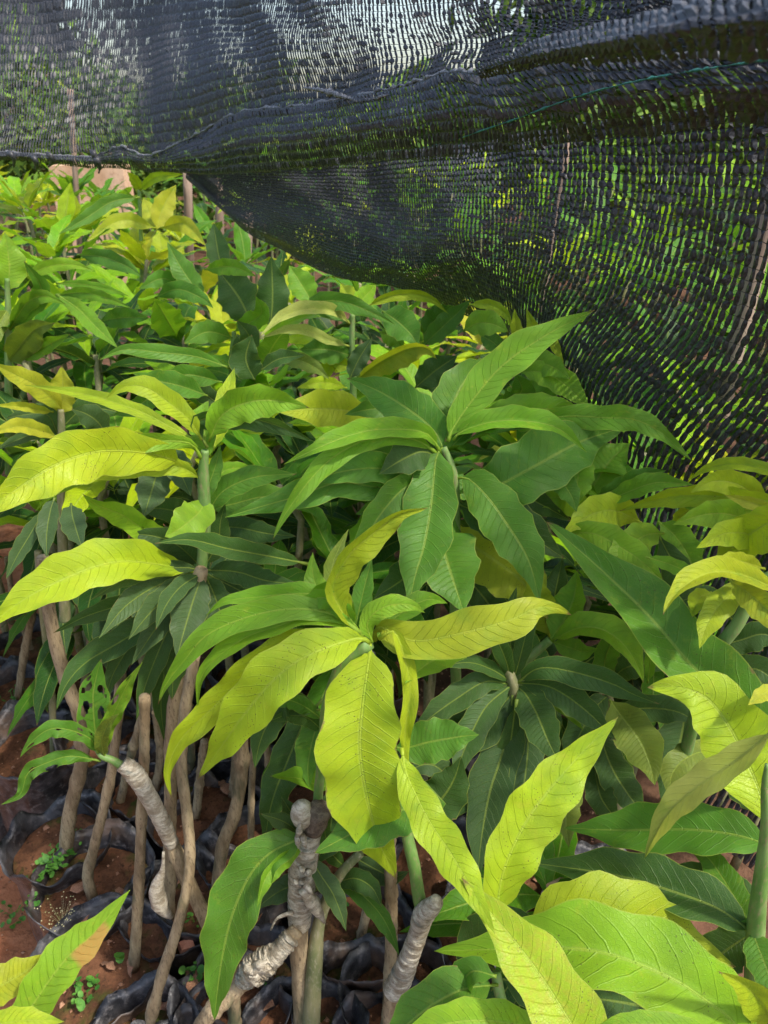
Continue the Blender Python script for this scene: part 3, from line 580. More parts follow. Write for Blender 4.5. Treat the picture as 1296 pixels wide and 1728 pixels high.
L('G', 'bg', 25, 23, .76, .66, (950, 902), (1000, 900), (1050, 925), (1092, 955), (1121, 988), wave=.1, label='lime leaf curving over the long green leaf')
L('G', 'lime', 26, 27, .80, .74, (1082, 882), (1040, 862), (998, 868), (950, 900), wave=.1)
L('G', 'lime', 20, 16, .66, .78, (1340, 852), (1264, 842), (1164, 836), (1100, 846), (1046, 862), wave=.06)
L('G', 'lime', 9, 12, .64, .72, (1340, 812), (1290, 792), (1240, 783), (1195, 790), (1160, 812), wave=.05)
L('G', 'ye', 12, 9, .62, .64, (1330, 885), (1290, 856), (1250, 843), (1221, 835), wave=.1)
L('G', 'lg', 18, 14, .80, .74, (1015, 850), (1065, 828), (1110, 814), (1170, 818), wave=.12)
L('G', 'lg', 40, 34, .84, .86, (988, 850), (1006, 812), (1032, 775), (1062, 748), wave=.12)
L('G', 'lg', 24, 24, .82, .78, (978, 755), (976, 800), (970, 858), wave=.12)
L('G', 'mg', 18, 18, .80, .76, (920, 785), (945, 808), (965, 838), (973, 864), wave=.12)
L('G', 'mg', 17, 15, .82, .78, (1005, 838), (1050, 822), (1090, 802), (1124, 794), wave=.12)
L('G', 'lg', 12, 11, .74, .70, (1145, 845), (1185, 858), (1228, 885), wave=.1)
L('G', 'lime', 12, 9, .74, .76, (1190, 853), (1160, 862), (1142, 876), (1136, 892), wave=.15)
L('G', 'dg', 22, 22, .70, .64, (1240, 1050), (1210, 1020), (1170, 1010), (1130, 1020), wave=.1)
L('G', 'dg', 20, 24, .62, .60, (1215, 1090), (1250, 1080), (1290, 1070), (1330, 1090), wave=.1)
L('G', 'dg', 24, 24, .66, .62, (1205, 1110), (1240, 1130), (1280, 1130), (1320, 1160), wave=.1)
for e in [('lime', 26, 24, .66, .60, (1330, 930), (1280, 905), (1225, 900), (1175, 925)), ('bg', 24, 22, .70, .66, (1290, 900), (1240, 870), (1190, 868), (1135, 885)), ('lime', 22, 20, .72, .70, (1300, 870), (1255, 822), (1205, 812), (1165, 832)),
          ('ly', 22, 20, .62, .56, (1270, 985), (1225, 1010), (1195, 1050), (1180, 1095)), ('lime', 20, 18, .70, .72, (1310, 860), (1330, 810), (1300, 770)), ('bg', 26, 26, .74, .68, (1120, 900), (1085, 905), (1050, 940), (1040, 985)),
          ('lg', 24, 22, .76, .72, (1110, 880), (1140, 905), (1165, 945), (1172, 985)), ('dg', 24, 24, .74, .70, (1110, 900), (1150, 985), (1140, 1040), (1120, 1085)), ('bg', 22, 22, .82, .80, (1000, 880), (960, 845), (930, 840), (895, 860))]:
    L('G', *e, wave=.1)
# --- plant F behind, right of centre
FF = .72
newplant('F', at(905, 1110, FF), 'sapling with olive lime leaves in a fork right of centre'); add_bag(PLANTS['F'])
hstem('F', [(860, 1300, FF), (872, 1180, FF), (886, 1122, FF), (905, 1100, FF), (928, 1080, FF)], [.008, .007, .0058, .0055, .0052], GREENSTEM, .08)
L('F', 'lg', 30, 20, FF, .76, (928, 1080), (950, 1050), (968, 1010), (975, 962), wave=.08)
L('F', 'dg', 22, 20, FF + .02, .8, (926, 1076), (932, 1030), (940, 985), (950, 940), wave=.08)
L('F', 'bg', 27, 14, FF, .66, (930, 1082), (975, 1060), (1015, 1062), (1050, 1085), (1073, 1118), (1086, 1152), wave=.06)
L('F', 'lg', 17, 17, FF, .69, (932, 1083), (965, 1094), (985, 1100), (1008, 1094), wave=.06)
L('F', 'lg', 9, 9, .70, .70, (1093, 1152), (1098, 1110), (1096, 1068), wave=.1)
L('F', 'ly', 24, 24, FF + .02, .74, (928, 1075), (918, 1040), (905, 1000), (900, 960), wave=.1)
# --- dark rosette C
FC = .66
newplant('C', at(866, 1200, FC), 'sapling with a dark green whorl of narrow leaves, brown node in its middle'); add_bag(PLANTS['C'])
hstem('C', [(880, 1420, FC), (876, 1260, FC), (868, 1180, FC), (866, 1155, FC), (850, 1115, FC), (834, 1082, FC)], [.008, .0078, .0075, .008, .0062, .0055], MIDSTEM, .1)
for e in [('dg', 20, 22, FC, .60, (868, 1157), (908, 1128), (964, 1133), (1031, 1153), (1070, 1172), (1112, 1188)),
          ('dg', 28, 30, FC, .57, (870, 1158), (886, 1170), (906, 1205), (925, 1250), (945, 1290)),
          ('dg', 24, 24, FC, .56, (866, 1154), (825, 1187), (803, 1222), (780, 1275), (767, 1325)),
          ('dd', 32, 36, FC, .54, (866, 1160), (860, 1220), (845, 1280), (826, 1340), (812, 1420), (806, 1485)),
          ('dg', 11, 13, FC, .62, (864, 1152), (830, 1130), (790, 1118), (735, 1126)),
          ('dg', 20, 22, FC, .60, (864, 1156), (820, 1150), (775, 1176), (725, 1212), (690, 1245)),
          ('dg', 22, 24, FC, .60, (872, 1152), (930, 1160), (990, 1200), (1040, 1250)),
          ('dg', 14, 14, FC + .02, .7, (866, 1150), (880, 1100), (890, 1050), (880, 1010)),
          ('dg', 16, 16, FC + .02, .7, (862, 1148), (845, 1080), (860, 1030), (872, 990)),
          ('dg', 14, 14, FC, .62, (862, 1150), (852, 1110), (830, 1070), (790, 1055)),
          ('dd', 26, 26, FC, .56, (868, 1165), (890, 1240), (885, 1320), (870, 1400)),
          ('dg', 26, 26, FC, .60, (866, 1165), (820, 1230), (760, 1260), (720, 1290)),
          ('dg', 24, 24, FC + .02, .60, (862, 1162), (810, 1200), (750, 1240), (700, 1300)),
          ('dg', 20, 20, .64, .58, (872, 1180), (850, 1300), (800, 1340), (740, 1400))]:
    L('C', *e, wave=.07)
L('C', 'bg', 13, 13, .70, .62, (905, 1140), (925, 1165), (955, 1195), (984, 1232), wave=.05)
# --- dim olive leaves over the net's foot at right
newplant('O', at(1060, 1260, .72), 'shaded sapling with dull olive leaves before the foot of the net'); add_bag(PLANTS['O'])
hstem('O', [(1045, 1480, .72), (1040, 1330, .72), (1030, 1200, .72), (1025, 1150, .72)], [.008, .007, .006, .005], MIDSTEM, .05)
for e in [('ol', 32, 34, .68, .60, (1028, 1180), (1050, 1210), (1080, 1250), (1097, 1290), (1105, 1325)),
          ('dg', 22, 22, .72, .64, (1000, 1280), (1012, 1340), (1030, 1370), (1045, 1392)),
          ('dg', 27, 27, .72, .66, (1010, 1230), (1030, 1290), (1060, 1340), (1095, 1385)),
          ('dg', 36, 34, .74, .66, (1160, 1180), (1150, 1240), (1138, 1300), (1120, 1370)),
          ('ol', 22, 22, .66, .60, (1215, 1262), (1165, 1275), (1135, 1305), (1130, 1350)),
          ('dg', 22, 22, .70, .66, (1040, 1200), (1090, 1195), (1140, 1200), (1180, 1220)),
          ('dg', 24, 24, .72, .66, (1030, 1170), (1000, 1200), (970, 1260), (960, 1310)),
          ('mg', 18, 18, .76, .72, (1028, 1160), (1020, 1120), (1035, 1080), (1060, 1050)),
          ('dg', 20, 20, .76, .72, (1028, 1160), (1050, 1130), (1090, 1120), (1130, 1130)),
          ('ol', 22, 22, .66, .58, (985, 1300), (960, 1340), (955, 1380), (960, 1430))]:
    L('O', *e, wave=.08)
# --- plant H bottom right
FH = .42
newplant('H', at(1280, 1600, FH), 'bottom right sapling with leaf scarred green stem and big lime top leaf'); add_bag(PLANTS['H'])
hstem('H', [(1262, 1800, FH), (1272, 1640, FH), (1276, 1560, FH), (1282, 1500, FH), (1292, 1400, FH), (1290, 1330, FH), (1294, 1290, FH)], [.008, .008, .0088, .0075, .0055, .0035, .0015], GREENSTEM, .10)
L('H', 'dg', 30, 44, FH, .52, (1272, 1578), (1240, 1552), (1200, 1528), (1131, 1503), (1064, 1483), (997, 1470), (940, 1462), (898, 1456), wave=.05, label='big glossy dark green leaf with a pale midrib pointing left')
L('H', 'mg', 34, 42, .47, .56, (1310, 1432), (1245, 1410), (1164, 1400), (1064, 1401), (1010, 1400), (952, 1397), wave=.06, label='mid green leaf above the glossy one with a thread-like tip')
L('H', 'mg', 22, 24, FH, .52, (1272, 1565), (1258, 1545), (1240, 1515), (1197, 1450), (1155, 1425), wave=.06)
L('H', 'py', 20, 26, .45, .47, (1310, 1230), (1245, 1282), (1182, 1325), (1132, 1368), (1103, 1415), (1088, 1448), wave=.06, label='pale yellow curled leaf over the mid green one')
L('H', 'lime', 52, 56, FH, .52, (1297, 1402), (1285, 1345), (1258, 1280), (1228, 1222), (1192, 1178), (1147, 1160), (1092, 1160), wave=.12, arch=.02, label='large lime leaf with a notched end at the right edge')
L('H', 'lime', 32, 22, .38, .33, (1330, 1790), (1300, 1715), (1262, 1668), (1214, 1640), wave=.08)
L('H', 'mg', 26, 26, FH, .36, (1268, 1568), (1280, 1600), (1296, 1640), (1320, 1700), wave=.06)
L('H', 'dg', 32, 32, FH + .02, .44, (1272, 1572), (1230, 1600), (1190, 1630), (1150, 1640), wave=.06)
L('H', 'dg', 26, 26, FH + .04, .5, (1280, 1520), (1240, 1500), (1180, 1480), (1120, 1460), wave=.06)
L('H', 'ye', 12, 12, .50, .48, (1320, 1160), (1290, 1170), (1262, 1190), wave=.06)
L('H', 'dg', 28, 28, .52, .5, (1300, 1380), (1270, 1340), (1230, 1310), (1190, 1330), wave=.06)
# --- big lime leaves at the bottom
newplant('I', at(960, 1850, .36), 'nearest sapling with very large lime and yellow mottled leaves'); add_bag(PLANTS['I'])
hstem('I', [(980, 1990, .36), (940, 1880, .36), (890, 1790, .38), (850, 1700, .40), (836, 1640, .42)], [.008, .007, .006, .0055, .005], GREENSTEM, .08)
L('I', 'lime', 47, 54, .26, .40, (1075, 1900), (1035, 1830), (975, 1745), (914, 1650), (864, 1583), (815, 1525), (779, 1481), spot=.9, wave=.06, label='yellow mottled leaf lying diagonally across the others')
L('I', 'bg', 50, 70, .34, .44, (1275, 1800), (1240, 1728), (1190, 1688), (1131, 1650), (1031, 1611), (944, 1600), (840, 1602), (733, 1605), wave=.06, spot=.12, label='very wide bright lime leaf with pale midrib across the bottom')
L('I', 'ly', 58, 52, .44, .42, (880, 1570), (950, 1545), (1040, 1545), (1110, 1575), (1180, 1610), (1242, 1632), wave=.06, label='olive lime leaf behind the widest one')
L('I', 'lime', 37, 46, .42, .52, (836, 1560), (848, 1475), (884, 1393), (924, 1336), (982, 1270), (1043, 1210), wave=.09, spot=.1, label='tall lime leaf pointing up to the right with dark veins')
L('I', 'mg', 30, 38, .41, .37, (840, 1662), (815, 1664), (780, 1670), (728, 1697), (680, 1735), (630, 1770), wave=.06, spot=.3, label='green leaf with three dark spots at the bottom')
L('I', 'bg', 34, 30, .34, .33, (925, 1745), (870, 1728), (800, 1722), (730, 1732), (660, 1755), wave=.06)
L('I', 'bg', 14, 18, .31, .31, (1210, 1745), (1140, 1732), (1060, 1728), (980, 1745), wave=.06)
L('I', 'dg', 42, 40, .44, .42, (1200, 1725), (1120, 1705), (1040, 1690), (960, 1680), wave=.06)
L('I', 'dg', 36, 36, .46, .44, (840, 1650), (900, 1665), (980, 1680), (1060, 1720), wave=.06)
L('I', 'dg', 34, 34, .48, .46, (838, 1640), (800, 1600), (850, 1560), (920, 1560), wave=.06)
L('I', 'mg', 20, 24, .40, .42, (838, 1648), (795, 1640), (775, 1680), (790, 1728), wave=.08)
# --- bottom left leaves
newplant('J', (at(20, 1760, .30).x - .02, .30), 'corner sapling with an orange blotched leaf in the bottom left'); 
hstem('J', [(-30, 1990, .30), (0, 1870, .30), (12, 1780, .30)], [.008, .007, .005], GREENSTEM, .08)
JL = L('J', 'bg', 34, 30, .30, .37, (14, 1775), (48, 1708), (108, 1622), (160, 1573), (219, 1502), wave=.05, spot=.0, label='green leaf with an orange blotch')
JL.data.materials[0] = LEAFO
L('J', 'ly', 30, 26, .32, .36, (-60, 1700), (-20, 1675), (35, 1645), (85, 1608), wave=.05)
L('J', 'lime', 20, 20, .29, .30, (-60, 1745), (0, 1728), (50, 1722), (108, 1724), wave=.05)
L('J', 'lime', 14, 14, .33, .34, (0, 1740), (60, 1690), (95, 1665), wave=.05)
# --- left back plants L and M
newplant('Lp', at(105, 760, .98), 'sapling at left with a black spotted yellow star shaped top'); 
hstem('Lp', [(110, 1050, .98), (104, 850, .98), (104, 740, .98), (103, 690, .98)], [.009, .0075, .006, .0045], MIDSTEM, .06)
for e in [('ye', 17, 18, .98, .90, (103, 694), (95, 680), (60, 650), (25, 632), (-15, 612)),
          ('ye', 22, 19, .98, .98, (103, 700), (104, 680), (106, 650), (104, 618)),
          ('ye', 7, 8, .98, .90, (90, 695), (70, 692), (35, 686), (-10, 684)),
          ('ye', 11, 14, .98, .88, (98, 738), (58, 724), (25, 720), (-20, 734)),
          ('mg', 17, 16, .98, .94, (98, 742), (108, 752), (120, 768), (126, 782)),
          ('dd', 9, 10, .98, .92, (100, 736), (60, 732), (30, 742), (-10, 760)),
          ('dd', 20, 20, 1.0, .96, (180, 735), (165, 712), (145, 698), (120, 690)),
          ('dd', 16, 16, 1.0, .96, (100, 740), (80, 700), (40, 700), (10, 706)),
          ('dg', 18, 18, 1.0, .96, (104, 745), (85, 780), (60, 800), (20, 810)),
          ('dg', 18, 18, 1.0, .98, (106, 745), (150, 760), (185, 780), (215, 800)),
          ('dg', 18, 18, 1.0, 1.02, (106, 720), (140, 690), (175, 690), (215, 700)),
          ('mg', 18, 14, 1.0, .98, (300, 640), (260, 665), (225, 690), (190, 700))]:
    L('Lp', *e, wave=.1, spot=.5 if e[0] == 'ye' and e[1] > 10 else 0)
newplant('M', at(14, 560, 1.28), 'sapling at the left border with upright olive top leaf'); 
hstem('M', [(16, 800, 1.28), (14, 620, 1.28), (14, 540, 1.28), (12, 470, 1.28)], [.008, .007, .006, .004], GREENSTEM, .05)
for e in [('bg', 22, 24, 1.28, 1.3, (12, 492), (16, 450), (8, 392)), ('ol', 20, 24, 1.28, 1.2, (14, 612), (35, 582), (60, 555), (92, 545)),
          ('lg', 13, 12, 1.28, 1.2, (34, 608), (70, 588), (118, 564)), ('lg', 12, 13, 1.28, 1.2, (14, 560), (45, 512), (75, 500), (112, 514)),
          ('lg', 14, 13, 1.28, 1.1, (96, 498), (130, 520), (165, 555), (200, 588)), ('lg', 9, 10, 1.3, 1.2, (95, 498), (140, 494), (180, 503), (222, 520)),
          ('lg', 7, 7, 1.3, 1.25, (95, 478), (140, 480), (185, 489), (218, 500)), ('bg', 10, 10, 1.3, 1.3, (38, 470), (80, 450), (120, 446), (157, 456)),
          ('mg', 15, 15, 1.28, 1.2, (14, 560), (40, 530), (70, 490), (40, 440)), ('ol', 14, 12, 1.28, 1.2, (14, 520), (-10, 560), (-30, 600))]:
    L('M', *e, wave=.12)
# --- middle back plants N, O2 and singles
newplant('N', at(593, 640, 1.12), 'sapling under the net edge with pale arched undersides'); 
hstem('N', [(596, 800, 1.12), (596, 640, 1.12), (594, 580, 1.12), (595, 530, 1.12)], [.008, .006, .005, .004], GREENSTEM, .05)
for e in [('py', 8, 13, 1.12, 1.0, (592, 548), (565, 526), (520, 521), (478, 534), (438, 568)), ('mg', 14, 15, 1.12, 1.08, (594, 545), (532, 514), (572, 508), (620, 524), (668, 548)),
          ('py', 8, 9, 1.12, 1.02, (592, 585), (552, 573), (520, 558), (480, 557), (440, 571)), ('lime', 7, 10, 1.15, 1.15, (618, 518), (650, 502), (690, 496), (728, 504), (757, 530)),
          ('lime', 16, 14, 1.15, 1.25, (594, 530), (590, 505), (575, 478)), ('bg', 15, 16, 1.15, 1.25, (598, 528), (612, 505), (635, 480)),
          ('ly', 7, 25, 1.05, 1.0, (602, 640), (640, 612), (690, 588), (722, 588), (737, 606)), ('dd', 15, 15, 1.08, 1.08, (590, 640), (606, 605), (628, 570)),
          ('mg', 25, 24, 1.12, 1.08, (645, 525), (668, 540), (692, 562), (706, 585)), ('mg', 17, 16, 1.15, 1.15, (712, 585), (740, 558), (770, 530), (794, 506)),
          ('mg', 20, 20, 1.2, 1.25, (715, 565), (735, 540), (765, 515)), ('mg', 22, 22, 1.12, 1.1, (592, 600), (555, 590), (505, 590)),
          ('ol', 12, 13, 1.1, 1.05, (460, 602), (505, 608), (535, 622), (556, 640)), ('lime', 10, 10, 1.08, 1.02, (585, 655), (545, 645), (500, 655)),
          ('dg', 22, 22, 1.1, 1.1, (700, 655), (735, 625), (772, 600)), ('lime', 16, 14, 1.12, 1.12, (592, 620), (560, 612), (552, 640)),
          ('lg', 16, 16, 1.2, 1.2, (640, 560), (665, 570), (680, 590)), ('ly', 28, 30, .92, .84, (625, 705), (580, 692), (525, 690), (468, 695)),
          ('mg', 20, 24, .90, .86, (745, 700), (690, 690), (630, 690), (582, 700)), ('dg', 26, 24, 1.0, 1.0, (430, 642), (415, 605), (425, 565)),
          ('dg', 14, 10, 1.0, 1.0, (440, 625), (470, 606), (515, 599)), ('mg', 12, 13, 1.0, .92, (390, 622), (330, 602), (270, 595), (210, 590), (166, 608)),
          ('mg', 18, 16, .98, .92, (375, 645), (320, 632), (280, 640), (240, 632)), ('mg', 16, 20, .96, .9, (350, 668), (300, 650), (250, 640), (225, 630)),
          ('dd', 16, 16, 1.0, .95, (380, 690), (340, 660), (320, 640), (290, 645))]:
    L('N', *e, wave=.12)
newplant('U', at(885, 620, 1.02), 'sapling touching the net with bright yellow green curled tips'); 
hstem('U', [(880, 760, 1.02), (884, 660, 1.02), (885, 590, 1.02)], [.007, .005, .004], GREENSTEM, .05)
for e in [('lime', 9, 10, 1.0, 1.0, (884, 592), (872, 560), (868, 520)), ('lime', 10, 9, 1.0, 1.0, (886, 592), (900, 560), (888, 520)), ('lime', 8, 8, 1.0, .98, (890, 590), (925, 568), (940, 592), (952, 618)),
          ('bg', 20, 20, 1.02, .98, (782, 558), (808, 545), (835, 548), (858, 560)), ('lime', 8, 9, 1.05, 1.02, (792, 514), (828, 514), (855, 532), (862, 552)),
          ('bg', 22, 20, 1.0, .92, (876, 628), (915, 628), (955, 650), (998, 694)), ('bg', 20, 20, 1.02, .94, (872, 618), (905, 612), (935, 620), (962, 640)),
          ('lg', 22, 18, 1.0, .95, (875, 650), (910, 670), (950, 690)), ('mg', 14, 14, 1.05, 1.02, (810, 565), (835, 580), (850, 600)), ('lime', 12, 12, 1.05, 1.05, (885, 585), (915, 580), (900, 545)),
          ('mg', 22, 22, 1.0, .95, (850, 690), (880, 660), (870, 630)), ('bg', 22, 22, .95, .9, (860, 720), (910, 700), (960, 700))]:
    L('U', *e, wave=.1)
newplant('V', at(380, 560, 1.35), 'sapling with broad dark upright leaves left of the net corner'); 
hstem('V', [(390, 700, 1.35), (392, 600, 1.35), (395, 560, 1.35)], [.008, .006, .004], GREENSTEM, .05)
for e in [('dg', 18, 18, 1.4, 1.45, (376, 462), (368, 425), (360, 376)), ('dg', 32, 32, 1.35, 1.38, (425, 545), (402, 500), (368, 456)), ('dg', 25, 26, 1.3, 1.32, (456, 556), (460, 505), (458, 432)),
          ('mg', 17, 18, 1.35, 1.38, (346, 505), (325, 480), (302, 446), (282, 408)), ('lg', 20, 22, 1.35, 1.38, (528, 512), (510, 482), (488, 448)), ('lg', 12, 13, 1.35, 1.3, (345, 455), (390, 450), (432, 466)),
          ('bg', 26, 26, 1.3, 1.2, (298, 568), (282, 540), (262, 505)), ('mg', 13, 13, 1.4, 1.35, (310, 488), (275, 470), (234, 488)), ('mg', 14, 14, 1.35, 1.3, (262, 502), (300, 488), (340, 503), (360, 520)),
          ('mg', 16, 16, 1.3, 1.2, (168, 542), (210, 536), (252, 536)), ('mg', 13, 14, 1.5, 1.4, (130, 430), (175, 434), (215, 450), (240, 468)), ('mg', 10, 11, 1.6, 1.5, (236, 333), (190, 340), (150, 365), (98, 396)),
          ('lg', 16, 16, 1.3, 1.25, (395, 560), (440, 530), (432, 500)), ('mg', 18, 18, 1.3, 1.2, (392, 570), (350, 560), (310, 580)), ('dd', 18, 18, 1.25, 1.2, (390, 590), (420, 570), (400, 540))]:
    L('V', *e, wave=.12)
newplant('W', at(265, 420, 2.0), 'sapling with pale yellow star of leaves below the net hem'); 
hstem('W', [(240, 480, 2.0), (238, 400, 2.0), (235, 320, 2.0)], [.006, .005, .004], GREENSTEM, .05)
for e in [('lime', 8, 8, 2.0, 1.95, (236, 322), (228, 305), (215, 290)), ('lime', 8, 7, 2.0, 1.9, (236, 322), (262, 300), (310, 294)), ('ye', 16, 17, 2.0, 2.05, (264, 388), (275, 350), (297, 312)),
          ('ye', 12, 13, 2.0, 1.9, (272, 385), (310, 378), (348, 415)), ('ye', 11, 12, 2.0, 1.9, (262, 385), (205, 372), (145, 407)), ('lime', 14, 14, 2.0, 1.95, (268, 392), (272, 420), (262, 432)), ('ye', 14, 14, 2.0, 2.1, (262, 385), (250, 355), (242, 335))]:
    L('W', *e, wave=.06)

# ------------------------------------------------------------------ shade net: real knitted tapes and cross threads
def surf_eval(G, U, V):
    """bicubic (Catmull-Rom) on control grid G[nu][nv][k] at parameters U (cols), V (rows) in control index units"""
    def w(t): return np.stack([-.5*t+t*t-.5*t**3, 1-2.5*t*t+1.5*t**3, .5*t+2*t*t-1.5*t**3, -.5*t*t+.5*t**3], -1)
    G = np.asarray(G, float); nu, nv, k = G.shape
    G = np.concatenate([2*G[:1]-G[1:2], G, 2*G[-1:]-G[-2:-1]], 0); G = np.concatenate([2*G[:, :1]-G[:, 1:2], G, 2*G[:, -1:]-G[:, -2:-1]], 1)
    iu = np.clip(np.floor(U).astype(int), 0, nu-2); iv = np.clip(np.floor(V).astype(int), 0, nv-2)
    wu, wv = w(U-iu), w(V-iv); out = np.zeros(U.shape+(k,))
    for a in range(4):
        for b_ in range(4): out += (wu[..., a]*wv[..., b_])[..., None]*G[iu+a, iv+b_]
    return out
def net_panel(name, ctrl, parent, a=.0088, bsp=.0160, wrinkle=.004, seed=1, cov_noise=.12, gather=.4):
    """ctrl[col][row] = (px,py,F,coverage)"""
    lr = np.random.default_rng(seed)
    G = np.array([[list(at(p[0], p[1], p[2])) + [p[3]] for p in c] for c in ctrl])
    nu, nv = G.shape[:2]
    uu = np.linspace(0, nu-1, 600); mid = surf_eval(G, uu, np.full(600, (nv-1)/2))[:, :3]
    cu = np.concatenate([[0], np.cumsum(np.linalg.norm(np.diff(mid, axis=0), axis=1))]); NC = int(cu[-1]/a)
    cm = surf_eval(G, uu, np.full(600, (nv-1)/2))[:, 3]; dens = 1+gather*np.clip((cm-.7)/.3, 0, 1)
    dl = np.concatenate([[0], np.cumsum(np.linalg.norm(np.diff(mid, axis=0), axis=1)*dens[1:])]); NC = int(dl[-1]/a); ug = np.interp(np.linspace(0, dl[-1], NC), dl, uu)
    vv = np.linspace(0, nv-1, 200); lens = []
    for k in range(0, nu): 
        q = surf_eval(G, np.full(200, float(k)), vv)[:, :3]; lens.append(np.linalg.norm(np.diff(q, axis=0), axis=1).sum())
    NR = int(np.percentile(lens, 70)/bsp)
    NR = max(3, NR); vg = np.linspace(0, nv-1, NR)
    du = np.interp(np.linspace(0, 1, NC*2-1), np.linspace(0, 1, NC), ug)
    ph = lr.uniform(0, 6.28, 12)
    def pos(U, V):
        E = surf_eval(G, U, V); P, cov = E[..., :3], E[..., 3]
        e = .02; Pu = surf_eval(G, U+e, V)[..., :3]-P; Pv = surf_eval(G, U, V+e)[..., :3]-P
        N = unit(np.cross(Pu, Pv)); au = unit(Pu); av = unit(Pv)
        wv = np.zeros(U.shape)
        for j in range(5):
            wv += np.sin(U*(1.3+2.1*j)+ph[j]+V*(2.2-1.1*j)+ph[j+5]+1.5*np.sin(V*1.7+ph[j]))/(1+.5*j)
        return P+N*(wrinkle*wv)[..., None], au, av, N, cov
    I, J = np.meshgrid(np.arange(NC), np.arange(NR), indexing='ij')
    zig = (.025*np.where(J % 2 == 0, 1, -1)+lr.normal(0, .035, I.shape))
    du_ = np.gradient(ug)[I]; dv_ = (nv-1)/(NR-1)
    Un = np.clip(ug[I]+zig*du_, 0, nu-1); Vn = np.clip(vg[J]+lr.normal(0, .06, I.shape)*dv_, 0, nv-1)
    P, au, av, N, cov = pos(Un, Vn)
    Pm, aum, avm, Nm, covm = pos(np.clip(Un[:, :-1]*.5+Un[:, 1:]*.5, 0, nu-1), (Vn[:, :-1]+Vn[:, 1:])/2)
    spac = np.linalg.norm(P[1:]-P[:-1], axis=-1); spac = np.concatenate([spac, spac[-1:]], 0)[..., None]
    spm = spac[:, :-1]
    sm = np.clip((cov[..., None]-.58)/.34, 0, 1); sm = sm*sm*(3-2*sm); hw = spac*(.23+.24*sm); t = .0004
    L0 = P-au*hw-av*t; R0 = P+au*hw-av*t; L1 = P-au*hw+av*t; R1 = P+au*hw+av*t
    cn = np.clip(covm+lr.normal(0, cov_noise, covm.shape), .2, 1.25)[..., None]
    tilt = lr.normal(.3, .45, covm.shape)[..., None]*np.where((J[:, :-1] % 2 == 0), 1, .6)[..., None]
    seg = (P[:, 1:]-P[:, :-1])
    def mids(f, k):
        c = P[:, :-1]+seg*f+(Pm-(P[:, :-1]+P[:, 1:])/2)*(1 if abs(f-.5) < .1 else .7)
        wd = .5*spm*cn*k*1.22
        return c-aum*wd+Nm*(tilt*spm*.5), c+aum*wd-Nm*(tilt*spm*.3)+Nm*.0006, c-Nm*(spm*.22)+aum*wd*.15
    A = mids(.3, .92); B = mids(.68, 1.0)
    arrs = [L0, R0, L1, R1]; nn = NC*NR; nm = NC*(NR-1)
    V = np.concatenate([x.reshape(-1, 3) for x in arrs]+[x.reshape(-1, 3) for x in (A[0], A[1], B[0], B[1], A[2], B[2])])
    id_ = lambda k, i, j: k*nn+i*NR+j
    im = lambda k, i, j: 4*nn+k*nm+i*(NR-1)+j
    F = []
    i, j = I.ravel(), J.ravel(); F.append(np.stack([id_(0, i, j), id_(1, i, j), id_(3, i, j), id_(2, i, j)], 1))
    i, j = I[:, :-1].ravel(), J[:, :-1].ravel()
    tri = [np.stack([id_(2, i, j), id_(3, i, j), im(4, i, j)], 1), np.stack([id_(2, i, j), im(4, i, j), im(0, i, j)], 1), np.stack([id_(3, i, j), im(1, i, j), im(4, i, j)], 1), np.stack([im(5, i, j), id_(1, i, j+1), id_(0, i, j+1)], 1), np.stack([im(2, i, j), im(5, i, j), id_(0, i, j+1)], 1), np.stack([im(5, i, j), im(3, i, j), id_(1, i, j+1)], 1)]
    F.append(np.stack([im(0, i, j), im(4, i, j), im(5, i, j), im(2, i, j)], 1)); F.append(np.stack([im(4, i, j), im(1, i, j), im(3, i, j), im(5, i, j)], 1))
    i, j = I[:-1].ravel(), J[:-1].ravel()
    F.append(np.stack([id_(1, i, j), id_(0, i+1, j), id_(2, i+1, j), id_(3, i, j)], 1))
    F = np.concatenate(F)
    return mobj(name, V, F.tolist()+np.concatenate(tri).tolist(), NETM, parent, smooth=False)

